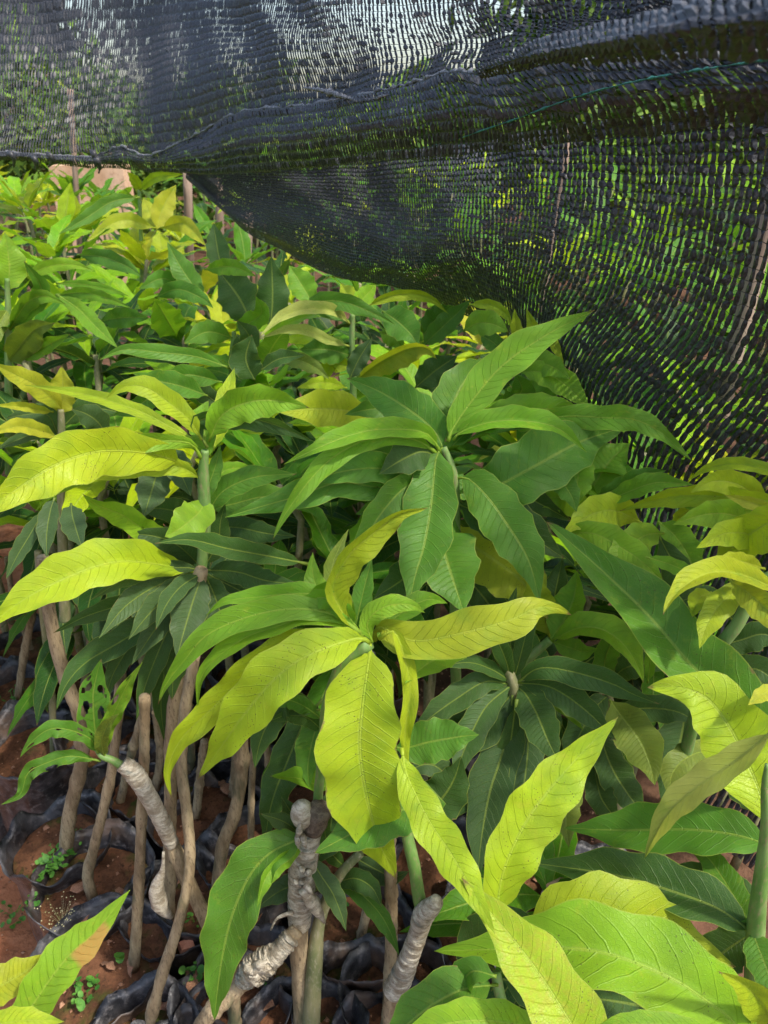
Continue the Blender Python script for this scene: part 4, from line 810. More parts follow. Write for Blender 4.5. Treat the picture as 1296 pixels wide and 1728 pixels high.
NET = empty('shade_net', tuple(at(900, 300, 1.1)[:2]) + (0,)); NET.location = (0, 0, 0)
tag(NET, 'black knitted shade net sagging over the saplings, its lower edge folded into a flap', 'shade net')
curt = [
 [(296, 281, 2.15, 1.00), (303, 286, 2.15, 1.00), (309, 291, 2.15, 1.00), (314, 295, 2.15, 1.00), (320, 300, 2.2, 1.00)],
 [(400, 278, 1.95, 1.00), (402, 312, 1.92, 1.00), (404, 345, 1.9, 1.03), (405, 368, 1.9, 1.05), (406, 386, 1.95, 1.05)],
 [(540, 268, 1.6, 0.90), (542, 325, 1.55, 0.95), (545, 382, 1.52, 1.00), (545, 428, 1.55, 1.05), (546, 456, 1.62, 1.05)],
 [(660, 255, 1.4, 0.77), (664, 335, 1.35, 0.75), (668, 408, 1.3, 0.77), (676, 460, 1.33, 1.00), (685, 490, 1.4, 1.05)],
 [(790, 240, 1.2, 0.73), (785, 335, 1.12, 0.67), (785, 415, 1.1, 0.67), (800, 476, 1.15, 0.95), (850, 560, 1.3, 0.85)],
 [(930, 220, 1.02, 0.73), (918, 335, .97, 0.65), (905, 435, .97, 0.63), (890, 515, 1.05, 0.80), (900, 660, 1.18, 0.85)],
 [(1080, 195, .88, 0.73), (1070, 355, .85, 0.63), (1030, 495, .87, 0.61), (965, 610, .98, 0.69), (960, 760, 1.08, 0.75)],
 [(1240, 175, .76, 0.73), (1220, 375, .75, 0.62), (1160, 555, .80, 0.60), (1050, 700, .92, 0.63), (1010, 880, .98, 0.69)],
 [(1420, 140, .66, 0.73), (1400, 400, .66, 0.62), (1310, 640, .74, 0.59), (1170, 830, .86, 0.61), (1090, 1060, .90, 0.62)],
 [(1620, 100, .58, 0.73), (1620, 450, .58, 0.62), (1480, 760, .68, 0.59), (1300, 980, .80, 0.59), (1120, 1330, .86, 0.62)],
 [(1900, 60, .5, 0.73), (1900, 600, .52, 0.62), (1700, 950, .62, 0.59), (1500, 1200, .72, 0.59), (1300, 1500, .76, 0.62)]]
net_panel('hanging_curtain', [[(q[0], q[1], q[2], min(1.05, q[3] + .05)) for q in c] for c in curt], NET, seed=3, wrinkle=.0035, a=.0078, bsp=.0150)
fl = [
 ((-120, 262, 2.35), (-120, 268, 2.33), (-120, 276, 2.36)), ((-40, 258, 2.3), (-40, 264, 2.28), (-40, 270, 2.32)), ((20, 257, 2.25), (22, 263, 2.22), (25, 268, 2.27)), ((90, 262, 2.2), (92, 268, 2.17), (95, 276, 2.22)), ((160, 264, 2.15), (162, 271, 2.12), (165, 284, 2.17)),
 ((203, 247, 2.05), (210, 266, 2.02), (215, 287, 2.08)), ((250, 262, 1.95), (255, 273, 1.92), (262, 290, 1.97)), ((330, 227, 1.75), (333, 260, 1.72), (338, 293, 1.8)),
 ((405, 190, 1.55), (412, 240, 1.5), (420, 291, 1.6)), ((500, 180, 1.3), (512, 230, 1.26), (525, 284, 1.36)), ((600, 163, 1.12), (612, 215, 1.07), (622, 276, 1.2)),
 ((700, 139, .98), (715, 200, .93), (728, 266, 1.07)), ((760, 121, .90), (790, 190, .85), (803, 258, .99)), ((830, 127, .82), (872, 190, .77), (885, 250, .91)),
 ((920, 104, .73), (972, 175, .68), (988, 242, .83)), ((1040, 102, .64), (1092, 165, .6), (1112, 228, .75)), ((1180, 94, .56), (1235, 155, .53), (1255, 210, .69)),
 ((1320, 86, .5), (1380, 145, .48), (1405, 185, .61)), ((1500, 76, .44), (1560, 125, .42), (1600, 150, .53))]
net_panel('folded_flap', [[(p[0], p[1], min(p[2], c[1][2] + .03), .76) for p in c] for c in fl], NET, seed=8, wrinkle=.0025, bsp=.011)
up = [
 [(-160, -130, 1.75, 1.0), (-150, 50, 1.95, 1.0), (-140, 170, 2.15, .42), (-130, 264, 2.3, .36)],
 [(60, -130, 1.6, 1.0), (60, 40, 1.8, 1.0), (50, 160, 2.0, .42), (40, 260, 2.2, .36)],
 [(200, -140, 1.45, 1.15), (195, 30, 1.65, 1.1), (185, 140, 1.85, .62), (190, 252, 2.08, .36)],
 [(330, -150, 1.3, 1.15), (320, 20, 1.45, 1.1), (310, 120, 1.65, 1.05), (315, 234, 1.8, .9)],
 [(450, -160, 1.1, 1.1), (450, 10, 1.2, 1.0), (450, 90, 1.35, .95), (455, 184, 1.43, 1.0)],
 [(580, -170, .95, .75), (590, 0, 1.0, .6), (595, 80, 1.08, .66), (600, 163, 1.14, .9)],
 [(720, -180, .82, .6), (730, -10, .88, .54), (740, 60, .9, .56), (752, 124, .93, .75)],
 [(880, -190, .7, .7), (890, -20, .75, .68), (900, 50, .78, .7), (905, 112, .78, .8)],
 [(1050, -200, .6, .85), (1060, -20, .64, .85), (1060, 40, .67, .85), (1060, 106, .68, .85)],
 [(1250, -210, .52, .9), (1260, -10, .55, .9), (1260, 50, .57, .9), (1260, 97, .57, .9)],
 [(1500, -220, .44, .9), (1500, -10, .46, .9), (1500, 50, .48, .9), (1500, 87, .48, .9)]]
up = [[(q[0], q[1] + dy_, c[3][2] * k_, q[3]) for q, k_, dy_ in zip(c, (1.12, 1.10, 1.06, 1.03), (0, 0, 4, 18 if c[3][0] > 260 else 5))] for c in up]
net_panel('upper_sheet', up, NET, seed=12, wrinkle=.007, cov_noise=.13, a=.0100, bsp=.0190, gather=.35)
nf = [[(800, 122, .70, .8), (805, 126, .68, .8), (815, 129, .68, .8)], [(880, 82, .60, .8), (885, 98, .57, .8), (900, 112, .62, .8)], [(980, 48, .52, .8), (985, 80, .48, .85), (1000, 108, .55, .8)],
      [(1090, 18, .45, .8), (1095, 65, .41, .85), (1110, 106, .48, .8)], [(1210, -10, .39, .8), (1215, 50, .36, .85), (1225, 98, .42, .8)], [(1380, -40, .34, .8), (1385, 30, .31, .85), (1400, 92, .37, .8)]]
net_panel('near_fold', nf, NET, seed=21, wrinkle=.001)
edge = [c[0] for c in fl]
K = crom(np.array(edge, float), 260); C = np.array([at(*k) for k in K]); C += rng.normal(0, .0012, C.shape)
mobj('frayed_hem_cord', *tube(C, [.0030, .0026, .0019, .0015], 6, knob=.6, seed=3)[:2], HEMM, NET)
K = crom(np.array([(640, 258, 1.1), (730, 246, .97), (850, 208, .80), (960, 168, .69), (1060, 140, .60), (1180, 118, .53), (1300, 100, .48)], float) + np.array([0, 0, -.012]), 90)
mobj('mint_thread', *tube([at(*k) for k in K], [.0007, .0006], 5, knob=.9, seed=4)[:2], MINT, NET)
for (x, y, F) in ((20, 262, 2.2), (58, 268, 2.17), (85, 262, 2.15), (165, 272, 2.08), (160, 262, 2.08)):
    K = [at(x - 7, y - 6 + random.uniform(-3, 3), F), at(x, y, F - .02), at(x + 4, y + 9, F - .01), at(x + random.uniform(-3, 6), y + 20, F)]
    mobj('net_tie', *tube(crom(np.array(K), 10), [.003, .009, .007, .002], 6, knob=.35, seed=int(x))[:2], NETM, NET)
# the ripped, frayed spot of the fold
K = crom(np.array([(512, 148, 1.22), (540, 152, 1.18), (570, 160, 1.13), (610, 170, 1.08), (655, 160, 1.02)], float), 40)
mobj('frayed_fibre', *tube([at(*k) for k in K], [.0012, .0030, .0026, .0010], 6, knob=.6, seed=9)[:2], HEMM, NET)

# ------------------------------------------------------------------ saplings filling the bed (each with its own stem and leaves)
def std_leaf(seed, droop, wave=.1, n=13, nv=3, Lh=.135):
    lr = np.random.default_rng(seed); L = 1.0; s = np.linspace(0, 1, n); curve = lr.uniform(-.12, .12)
    ang = -droop * s ** 1.2; d = np.column_stack([np.sin(curve * s * 3), np.cos(ang), np.sin(ang)]); d = unit(d)
    C = np.vstack([[0, 0, 0], np.cumsum(d[:-1], axis=0) / (n - 1)]); T = unit(np.gradient(C, axis=0))
    S = unit(np.cross(T, np.tile([0, 0, 1.0], (n, 1)) + .001)); N = unit(np.cross(S, T))
    fold = lr.uniform(.15, .5)
    V, F, UV = blade(C, T, S, N, Lh, Lh, fold, fold, seed, nv=nv, wave=wave, s0=.10, waves=lr.uniform(2, 3.4))
    o = mobj('leaf', V, F, LEAF, None, UV); me = o.data; bpy.data.objects.remove(o); return me
TOPL = [std_leaf(500 + k, dr, .30, Lh=[.135, .12, .15, .125, .14, .115][k]) for k, dr in enumerate([.2, .5, .8, 1.1, .35, .9])]
OLDL = [std_leaf(600 + k, dr, .16, Lh=[.12, .105, .13, .11, .12][k]) for k, dr in enumerate([.5, .9, 1.2, .7, 1.4])]
def std_stem(seed):
    lr = np.random.default_rng(seed); n = 14; z = np.linspace(0, 1, n)
    P = np.column_stack([.035 * np.sin(z * 4 + lr.uniform(0, 6)) * (z > 0) * z, .03 * np.sin(z * 3 + lr.uniform(0, 6)) * z, z]); P[-1, :2] = 0
    V, F, _ = tube(P, [.009, .008, .0065, .005], 8, knob=.08, seed=seed)
    o = mobj('stem', V, F, MIDSTEM); me = o.data; bpy.data.objects.remove(o); return me
STEMS = [std_stem(700 + k) for k in range(4)]
BARKST = [m.copy() for m in STEMS]
for m in BARKST: m.materials[0] = BARK
def child(name, me, root, loc, rot, sc, colr=None):
    o = bpy.data.objects.new(name, me); col.objects.link(o); o.parent = root; o.location = loc; o.rotation_euler = rot; o.scale = sc
    if colr: o.color = colr
    return o
def grow(x, y, top, kind, label, group, bag=False, nt_=None, nl=None, leafL=.17):
    root = empty('mango_sapling', (x, y, 0)); tag(root, label, 'mango sapling', group)
    if bag: add_bag(root)
    z0 = .235 if bag else .0
    lx, ly = random.uniform(-.02, .02), random.uniform(-.02, .02)
    st = child('stem', random.choice(BARKST if top < .6 else STEMS), root, (0, 0, z0), (0, 0, random.uniform(0, 6)), (1, 1, top - z0))
    fl = nt_ if nt_ is not None else random.randint(7, 10); off = random.uniform(0, 6.28)
    pal = dict(bg=('bg', 'lg', 'lime'), lime=('lime', 'lime', 'bg'), lg=('lg', 'bg', 'lg'), mg=('mg', 'lg', 'mg'), dg=('dg', 'mg', 'dg'), ye=('ye', 'lime', 'ly'))[kind]
    for k in range(fl):
        a = off + k * 2.4; e = random.uniform(.1, 1.0) * (1.0 if k > 2 else 1.25); l = leafL * random.uniform(.75, 1.15)
        child('leaf', random.choice(TOPL), root, (0, 0, top - random.uniform(0, .045)), (e, random.uniform(-.3, .3), a), (l, l, l), jitter(PAL[random.choice(pal)]))
    for k in range(nl if nl is not None else random.randint(7, 10)):
        a = off + k * 2.4 + 1; e = random.uniform(-.55, .35); l = leafL * random.uniform(.8, 1.2)
        child('leaf', random.choice(OLDL), root, (0, 0, top - random.uniform(.08, .2) * (1.6 if random.random() < .4 else 1)), (e, random.uniform(-.2, .2), a), (l, l, l), jitter(PAL[random.choice(('dg', 'dg', 'mg', 'dd'))]))
    return root
ORD = ['first', 'second', 'third', 'fourth', 'fifth', 'sixth', 'seventh', 'eighth', 'ninth', 'tenth', 'eleventh', 'twelfth', 'thirteenth', 'fourteenth', 'fifteenth', 'sixteenth', 'seventeenth', 'eighteenth']
CW = dict(bg='bright green', lime='lime green', lg='fresh green', mg='mid green', dg='dark green', ye='yellowish')
NETLINE = [(-.9, 2.6), (-.52, 2.12), (-.1, 1.56), (.2, 1.12), (.31, .95), (.44, .78), (.6, .55), (.75, .3)]
def netx(y):   # x of the curtain in plan at distance y
    ys = [p[1] for p in NETLINE][::-1]; xs = [p[0] for p in NETLINE][::-1]; return float(np.interp(y, ys, xs))
# shaded undergrowth among the hero plants
cnt = 0
for r_, F in enumerate((.44, .56, .68, .80, .93)):
    k = 0
    for x in np.arange(-.62, .66, .115):
        x = x + random.uniform(-.02, .02); y = F + random.uniform(-.02, .02)
        if y < .9 and x < (-.12 if y > .74 else .045 if y > .6 else .065): continue
        if x > netx(y) - .05 or abs(x) > .62 * y + .12 or not free(x, y, .11): continue
        top = {0: .46, 1: .56, 2: .66, 3: .77, 4: .87}[r_] + random.uniform(-.04, .03)
        grow(x, y, top, random.choice(['dg', 'mg', 'mg', 'lg'] if r_ > 2 else ['dg', 'dg', 'mg']), f'low sapling under the big leaves, {ORD[k]} from left in {ORD[r_]} row from front', 'shaded low saplings under the taller crowns', bag=True, nt_=9, nl=14, leafL=.16)
        k += 1; cnt += 1
# beds: inside the net at the left, sunlit outside it at the right
for r_, F in enumerate((.95, 1.06, 1.2, 1.36, 1.54, 1.74, 1.96, 2.2, 2.5, 2.85, 3.3, 3.9, 4.7, 5.6)):
    ki = ko = 0; sp = .128 + .0115 * r_ + (.05 if F > 4 else 0); nx = netx(F) if F < 2.5 else -.3 * F
    for x in np.arange(-.66 * F - .12, .64 * F + .14, sp):
        x = x + random.uniform(-.03, .03); y = F + random.uniform(-.04, .04)
        if not free(x, y, .10): continue
        inside = x < nx; near = abs(x - nx) < .16
        if F < 1.0 and inside: continue
        if F < 1.3 and abs(x - nx) < .07: continue
        if inside or near:
            base_top = np.interp(F, [1.0, 1.2, 1.5, 1.9, 2.5, 3.3, 3.9, 5.6], [.80, .87, .93, .99, 1.04, 1.04, .99, .87])
            if near: base_top -= .13
        else: base_top = np.interp(F, [.9, 1.5, 3.9], [.66, .88, 1.02])
        top = base_top + random.uniform(-.07, .03)
        kd = random.choice(['lg', 'mg', 'lime', 'lg', 'dg', 'mg'] if F < 1.6 and inside else ['lg', 'mg', 'lime', 'bg', 'mg', 'ye', 'lg', 'lg'] if inside else ['lg', 'mg', 'dg', 'mg', 'dg', 'ye', 'dg', 'mg', 'lime'])
        if inside: lab, grp = f'{CW[kd]} sapling left of the hanging net, {ORD[min(ki, 17)]} from left in {ORD[r_]} bed row', 'saplings standing in rows in the bed'; ki += 1
        else: lab, grp = f'{CW[kd]} sunlit sapling behind the hanging net, {ORD[min(ko, 17)]} from left in {ORD[r_]} row', 'sunlit saplings behind the hanging net'; ko += 1
        grow(x, y, top, kd, lab, grp, bag=(F < 1.3 and inside), nt_=10 if F < 2.3 else 9, nl=(15 if F < 2.3 else 10 if F < 3 else 5), leafL=(.175 if F < 2 else .19))
        cnt += 1
print('procedural saplings', cnt)

# ------------------------------------------------------------------ weeds, litter, stones
def weed(px, py, n=9, r=.012, label='', group='small clover like weeds on the bag soil', z=.245, spread=.02, stemh=.012, name='weed'):
    p = at_height(px, py, z); V = []; F = []
    for k in range(n):
        a = random.uniform(0, 6.28); q = spread * math.sqrt(random.random()); cx, cy = q * math.cos(a), q * math.sin(a); h = stemh * random.uniform(.5, 1.3)
        rr = r * random.uniform(.3, .85) * .55; tx, ty = random.uniform(-.8, .8), random.uniform(-.8, .8); b0 = len(V); V.append((cx, cy, h))
        for i in range(8):
            t = i / 8 * 6.283; V.append((cx + rr * math.cos(t), cy + rr * math.sin(t), h + rr * (tx * math.cos(t) + ty * math.sin(t)) + .0008))
        for i in range(8): F.append((b0, b0 + 1 + i, b0 + 1 + (i + 1) % 8))
        b1_ = len(V); V += [(cx - .0005, cy, h), (cx + .0005, cy, h), (cx * .3 + .0005, cy * .3, -.004), (cx * .3 - .0005, cy * .3, -.004)]; F.append((b1_, b1_ + 1, b1_ + 2, b1_ + 3))
    o = mobj(name, V, F, WEED, smooth=False); o.location = p; tag(o, label, 'weed', group); return o
weed(100, 1452, 34, .013, 'densest clump of small green weeds at the foot of the thick knotty stem', spread=.028)
weed(86, 1468, 22, .012, 'pale weed patch spilling left of the densest clump', spread=.022)
weed(128, 1424, 10, .010, 'few small weeds right behind the thick knotty stem', spread=.018)
weed(50, 1530, 12, .010, 'weed sprig growing out over the grey bag rim', spread=.016)
weed(62, 1490, 10, .009, 'small weed halfway up the grey bag rim', spread=.016)
weed(163, 1663, 9, .012, 'round leaved weed nearest the straight brown stem', spread=.011)
weed(142, 1690, 14, .012, 'round leaved weed group near the front rim of the bag', spread=.014)
weed(135, 1668, 4, .014, 'single round leaf weed behind the front group', spread=.004)
weed(205, 1622, 3, .015, 'single pale round leaf lying behind the straight brown stem', spread=.002)
weed(20, 1415 - 232, 14, .012, 'weeds in the bag farthest left', spread=.03, z=.25)
weed(60, 1212, 8, .010, 'tiny sprout between the two leftmost bags', spread=.012)
weed(20, 1540, 14, .010, 'pale weed growing on the red path', spread=.03, z=.005)
weed(12, 1560, 10, .010, 'flat weed on the red path near the left border', spread=.03, z=.005)
weed(325, 1655, 12, .013, 'weed in the dark gap left of the big glossy dark leaf', spread=.02)
weed(330, 1555, 8, .010, 'weed under the crossed stems', spread=.015)
weed(595, 1610, 8, .010, 'weed in the shaded soil right of the taped stump', spread=.018, z=.24)
weed(455, 1665, 6, .009, 'tiny weed on the soil right of the shredded tape knot', spread=.012, z=.24)
weed(575, 1540, 6, .009, 'tiny weed beside the small paired leaves', spread=.012, z=.24)
weed(160, 1118 + 5, 5, .010, 'blueish weed between the back bags', spread=.012)
def dry_leaf(px, py, ln, az, label, z=.255, w_=.2, dr=.8):
    o = bpy.data.objects.new('dry_leaf', DRYM[random.randrange(len(DRYM))]); col.objects.link(o); o.location = at_height(px, py, z); o.rotation_euler = (random.uniform(.05, .3), random.uniform(-.6, .6), az); o.scale = (ln, ln, ln)
    tag(o, label, 'dry leaf', 'dry brown leaves fallen on the bag soil'); return o
DRYM = []
for k in range(4):
    me = std_leaf(800 + k, [1.2, 2.0, .6, 1.6][k], wave=.5, Lh=.16); me.materials[0] = DEAD; DRYM.append(me)
for a in [(112, 1505, .06, -1.2, 'dry leaf curled left of the foot of the curved tan stem'), (190, 1500, .05, -1.9, 'dry leaf strip lying right behind the curved tan stem'), (160, 1535, .045, 2.5, 'crumpled pale dry leaf at the foot of the curved tan stem'),
          (125, 1520, .05, -2.6, 'thin dry twisted leaf in the open bag with moss'), (290, 1710, .05, 1.0, 'ring shaped dry leaf by the bottom stem'), (330, 1695, .07, .3, 'brown folded dry leaf below the glossy dark leaf'), (195, 1640, .04, .8, 'dry leaf chip on the soil of the weedy bag'),
          (470, 1700, .07, 1.2, 'large dry leaf under the shredded tape knot'), (255, 1500, .05, 2.2, 'dry leaf wedged between two bags'), (385, 1345, .06, .4, 'dry leaf on dim soil behind the lime leaf tip'), (160, 1100, .07, -1.4, 'reddish dry leaf on the back bag'), (1130, 1440, .07, .4, 'brown dry leaf showing below the pale yellow leaf', .12),
          (1000, 1345, .08, .9, 'brown dry leaf showing right of the tall lime leaf', .12), (230, 1600, .04, 3.0, 'small dry leaf at the bag rim')]:
    dry_leaf(*a[:5], z=a[5] if len(a) > 5 else .25)
o = mobj('brick_chip', [(-.011, -.008, 0), (.012, -.009, 0), (.010, .009, 0), (-.012, .008, 0), (-.009, -.006, .012), (.009, -.008, .010), (.008, .007, .013), (-.010, .006, .011)], [(0, 3, 2, 1), (4, 5, 6, 7), (0, 1, 5, 4), (1, 2, 6, 5), (2, 3, 7, 6), (3, 0, 4, 7)], PEBB, smooth=False)
o.location = at_height(315, 1598, .245); o.rotation_euler = (.2, .1, .5); tag(o, 'small orange brick chip lying between the bags', 'stone')
# crumbs of soil and plant litter over the bags and the path
V = []; F = []
for k in range(2600):
    x, y = random.uniform(-.75, .5), random.uniform(.42, 1.6)
    near = [b_ for b_ in BAGS if (b_[0] - x) ** 2 + (b_[1] - y) ** 2 < .068 ** 2]
    z = .236 if near else 0.0; s_ = random.choice((.0015, .002, .003, .0045)) * random.uniform(.7, 1.3); b0 = len(V)
    for q in ((1, 0, 0), (0, 1, 0), (-1, 0, 0), (0, -1, 0), (0, 0, .8), (0, 0, -.8)): V.append((x + s_ * q[0] * random.uniform(.6, 1.4), y + s_ * q[1] * random.uniform(.6, 1.4), z + s_ * q[2]))
    F += [tuple(b0 + i for i in f) for f in ((0, 1, 4), (1, 2, 4), (2, 3, 4), (3, 0, 4), (1, 0, 5), (2, 1, 5), (3, 2, 5), (0, 3, 5))]
tag(mobj('soil_crumbs', V, F, DEAD, smooth=False), 'crumbs of soil and dry litter on the bags and path', 'litter', kind='stuff')
# moss sprig with seed heads
p = at_height(105, 1560, .25); V = []; F = []
for k in range(60):
    a = random.uniform(0, 6.28); ln = random.uniform(.02, .05); tip = Vector((math.cos(a) * ln * .6, math.sin(a) * ln * .6, ln * random.uniform(.4, 1.0))); b0 = len(V)
    V += [(0, 0, 0), (.0005, 0, 0), tuple(tip)]; F.append((b0, b0 + 1, b0 + 2)); r = .0012
    b0 = len(V); V += [tuple(tip + Vector(q) * r) for q in ((1, 0, 0), (0, 1, 0), (-1, 0, 0), (0, -1, 0), (0, 0, 1), (0, 0, -1))]
    F += [tuple(b0 + i for i in f) for f in ((0, 1, 4), (1, 2, 4), (2, 3, 4), (3, 0, 4), (1, 0, 5), (2, 1, 5), (3, 2, 5), (0, 3, 5))]
o = mobj('seeding_grass', V, F, noisy('pale_seed', [(.3, .3, .12), (.55, .5, .3)], 90), smooth=False); o.location = p; tag(o, 'fine grass sprig with pale seed heads over the bag rim', 'grass sprig')

# ------------------------------------------------------------------ extra bags and torn plastic seen between the stems
def loose_bag(px, py, label, z=.25, sc=1.0, tiltx=0.0):
    b_ = at_height(px, py, z); root = empty('soil_bag', (b_.x, b_.y, 0)); tag(root, label, 'grow bag', 'black plastic bags of red soil'); add_bag(root, sc=sc); return root
for px, py, lab in ((212, 1375, 'soil bag with mossy soil between the curved and the straight stem'), (20, 1120, 'black bag at the back left border'), (155, 1130, 'back bag with reddish soil under the drooping leaves'), (345, 1460, 'dim bag below the lime leaf tips'),
                    (300, 1640, 'torn bag beside the orange brick chip'), (470, 1600, 'shaded bag behind the shredded tape knot'), (470, 1330, 'dark bag far under the centre crown'), (560, 1500, 'dark bag behind the taped stump'), (120, 1180, 'grey bag top with a dry leaf behind the knotty stem'), (720, 1640, 'shaded bag under the mottled leaf')):
    q = at_height(px, py, .25)
    if free(q.x, q.y, .10): loose_bag(px, py, lab)
# ------------------------------------------------------------------ ground
n = 120; V = []; F = []
gx = np.concatenate([-np.geomspace(60, 1.6, 22), np.linspace(-1.5, 1.5, 90), np.geomspace(1.6, 60, 22)]); gy = np.concatenate([[-30, -8, -2], np.linspace(-.3, 2.6, 90), np.geomspace(2.8, 150, 28)])
for y in gy:
    for x in gx:
        q = Vector((x, y, 0)); h = mnoise.noise(q * 2.2) * .02 + mnoise.noise(q * 9) * .012 + mnoise.noise(q * 30) * .006 if abs(x) < 3 and y < 4 else mnoise.noise(q * .3) * .03
        V.append((x, y, h - .012))
HG = {(v[0], v[1]): v[2] for v in V}
m_ = len(gx)
for j in range(len(gy) - 1):
    for i in range(m_ - 1): F.append((j * m_ + i, j * m_ + i + 1, (j + 1) * m_ + i + 1, (j + 1) * m_ + i))
tag(mobj('ground', V, F, GROUND), kind='structure')
PX_ = [x for x in gx if -1.5 <= x <= -.50]; PY_ = [y for y in gy if -.3 <= y <= 2.4]; V = []; F = []
for y in PY_:
    for i, x in enumerate(PX_):
        xx = x + (.09 * mnoise.noise(Vector((y * 5, 1, 2))) + .04 * mnoise.noise(Vector((y * 17, 4, 2))) if i == len(PX_) - 1 else 0); V.append((xx, y, HG[(x, y)] + (.008 if i < len(PX_) - 1 else -.004)))
for j in range(len(PY_) - 1):
    for i in range(len(PX_) - 1): a = j * len(PX_) + i; F.append((a, a + 1, a + 1 + len(PX_), a + len(PX_)))
tag(mobj('path', V, F, PATHM), kind='structure')

# ------------------------------------------------------------------ stakes, wall, far vegetation
def stake(p0, p1, r, label, name='wooden_stake', group='wooden stakes around the nursery beds'):
    K = crom(np.array([p0, tuple((a + b_) / 2 + random.uniform(-.01, .01) for a, b_ in zip(p0, p1)), p1]), 14)
    o = mobj(name, *tube(K, [r, r * .92], 10, knob=.06, seed=int(p0[0] * 99) % 97)[:2], WOOD, origin=(p0[0], p0[1], 0)); o.location = (p0[0], p0[1], 0); tag(o, label, 'stake', group)
def stake_px(x0, y0, x1, y1, F, r, label, down=True):
    a = at(x0, y0, F); b_ = at(x1, y1, F); d = (b_ - a); k = (a.z + .02) / max(1e-3, -(b_.z - a.z)) if b_.z < a.z else 1
    g = a + d * k; stake((g.x, g.y, -.02), tuple(a), r, label)
stake_px(962, 215, 925, 440, 2.0, .010, 'slender pale stake seen through the middle of the net')
stake_px(1320, 260, 1262, 520, 1.5, .020, 'thick leaning stake seen through the net at the right border')
stake_px(316, 285, 318, 425, 3.0, .018, 'thin stake standing in the far bed left of the net corner')
stake_px(368, 300, 371, 390, 3.6, .020, 'short stake just behind the net corner')
stake_px(418, 360, 414, 435, 2.7, .022, 'broad pale stake directly under the net corner')
stake_px(118, 150, 128, 300, 3.3, .012, 'stake seen through the thin net at upper left')
o = mobj('mud_wall', [(x, y, z) for x in (-2.72, -2.12) for y in (6.6, 6.8) for z in (-.02, .965)], [(0, 1, 3, 2), (4, 6, 7, 5), (0, 4, 5, 1), (2, 3, 7, 6), (1, 5, 7, 3), (0, 2, 6, 4)], MUD, smooth=False)
tag(o, 'low ochre mud wall beyond the far bed', 'wall')
def crown_mesh(seed, n=3800, R_=1.0, leaf=.07):
    lr = np.random.default_rng(seed); cl = [unit(lr.normal(size=3)) * lr.uniform(.25, .85) for _ in range(26)]; V = []; F = []
    for k in range(n):
        c = cl[lr.integers(26)]; p = c + lr.normal(size=3) * .17; a = unit(lr.normal(size=3) + np.array([0, 0, -.3])); b_ = unit(np.cross(a, lr.normal(size=3))); s_ = leaf * lr.uniform(.6, 1.3)
        b0 = len(V); V += [p - a * s_, p + b_ * s_ * .3, p + a * s_, p - b_ * s_ * .3]; F.append((b0, b0 + 1, b0 + 2, b0 + 3))
    return np.array(V) * R_, F
CROWN = []
for k in range(3):
    o = mobj('crown', *crown_mesh(900 + k), FOLI, smooth=False); CROWN.append(o.data); bpy.data.objects.remove(o)
TV, TF, _ = tube(crom(np.array([(0, 0, 0), (.03, .02, .5), (-.02, .03, 1.0)]), 10), [.06, .045, .03], 8, knob=.08, seed=5)
TV = list(TV); TF = list(TF)
for k in range(5):
    a = k * 1.3; b0 = len(TV); v, f, _ = tube([(0, 0, .75), (.25 * math.cos(a), .25 * math.sin(a), 1.0), (.55 * math.cos(a), .55 * math.sin(a), 1.25)], [.025, .016, .006], 6, cap=False); TV += v; TF += [tuple(b0 + i for i in q) for q in f]
o = mobj('trunk', TV, TF, BARK); TRUNK = o.data; bpy.data.objects.remove(o)
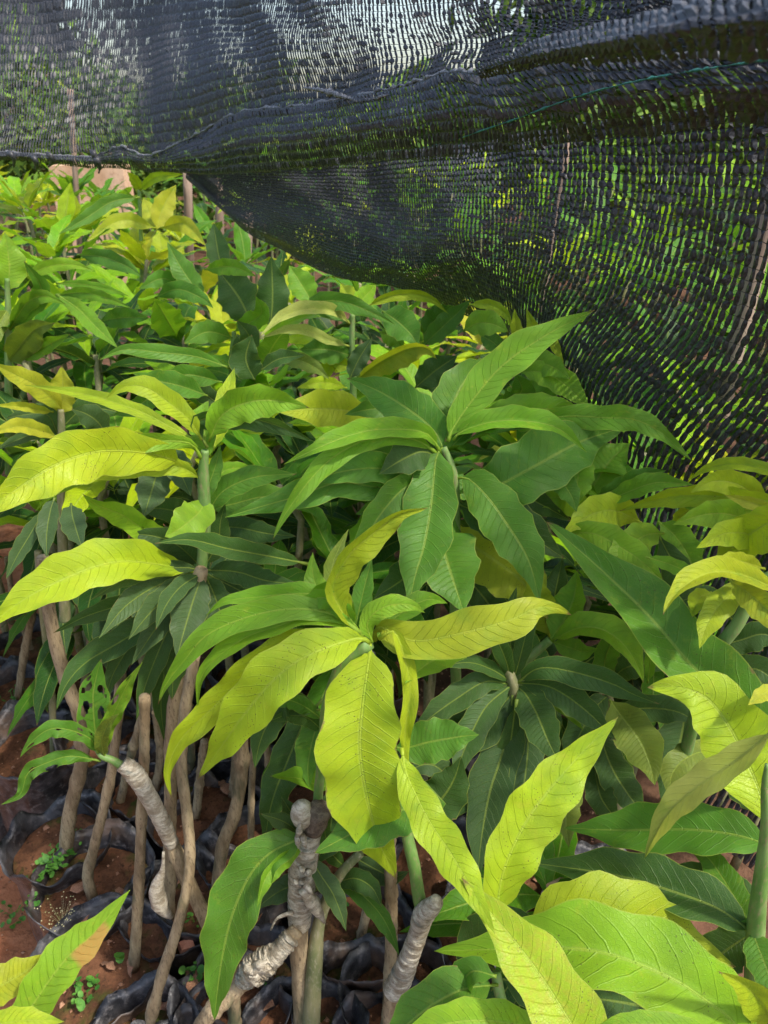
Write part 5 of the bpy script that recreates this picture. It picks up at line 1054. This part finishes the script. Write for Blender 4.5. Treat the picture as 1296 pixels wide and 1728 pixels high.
trees = [(-4.6, 9.5, 1.4, 1.6, 'shrub seen through the thin net at the far left'), (-2.9, 8.6, 1.0, 1.15, 'rounded shrub behind the ochre wall'), (-1.5, 9.2, 1.1, 1.2, 'bright shrub just right of the ochre wall'), (-.4, 8.4, .9, 1.0, 'low shrub behind the net corner'), (.8, 9.5, .9, 1.0, 'low shrub under the bright sky gap'),
         (2.2, 8.8, 1.5, 1.9, 'tall tree dimly seen behind the middle of the net'), (3.9, 8.2, 2.4, 2.3, 'largest tree behind the net at the right'), (5.9, 9.0, 2.2, 2.4, 'tree at the right border behind the net'), (-6.8, 11, 2.6, 2.8, 'large tree beyond the left border'), (1.7, 5.6, .9, .9, 'small shrub close behind the sunlit saplings'), (3.1, 5.2, 1.1, 1.0, 'shrub behind the thick leaning stake'),
         (-9, 15, 3.2, 3.4, 'far tree high behind the upper left net'), (9, 15, 3.0, 3.2, 'far tree high behind the right net'), (0.3, 6.2, .75, .6, 'smallest shrub at the end of the bed')]
for x, y, h, rr, lab in trees:
    root = empty('tree', (x, y, 0), random.uniform(0, 6)); tag(root, lab, 'tree', 'trees and shrubs beyond the beds')
    child('trunk', TRUNK, root, (0, 0, 0), (0, 0, 0), (rr, rr, h)); child('crown', random.choice(CROWN), root, (0, 0, h * .9), (0, 0, 0), (rr, rr, rr * .8))
# a far hedge line that closes the horizon
V = []; F = []; lr = np.random.default_rng(44)
for k in range(26000):
    a = lr.uniform(-1.15, 1.15); D_ = lr.uniform(16, 22); x, y = D_ * math.sin(a), D_ * math.cos(a); top = 1.9 + .7 * mnoise.noise(Vector((a * 4, 0, 0))) + .5 * mnoise.noise(Vector((a * 13, 5, 0))) + (1.8 if abs(a) > .35 else 0)
    p = np.array([x, y, lr.uniform(0, 1) ** .8 * top]); u_ = unit(lr.normal(size=3)); v_ = unit(np.cross(u_, lr.normal(size=3))); s_ = lr.uniform(.1, .24); b0 = len(V)
    V += [p - u_ * s_, p + v_ * s_ * .5, p + u_ * s_, p - v_ * s_ * .5]; F.append((b0, b0 + 1, b0 + 2, b0 + 3))
tag(mobj('far_wood', V, F, FOLI, smooth=False), 'far green wood closing the view beyond the nursery', 'woodland', kind='stuff')
p = at(168, 185, 4.5); V, F, _ = tube([p + Vector((-.08, 0, .02)), p + Vector((0, 0, .05)), p + Vector((.07, 0, -.03))], [.05, .06, .03], 8, knob=.2)
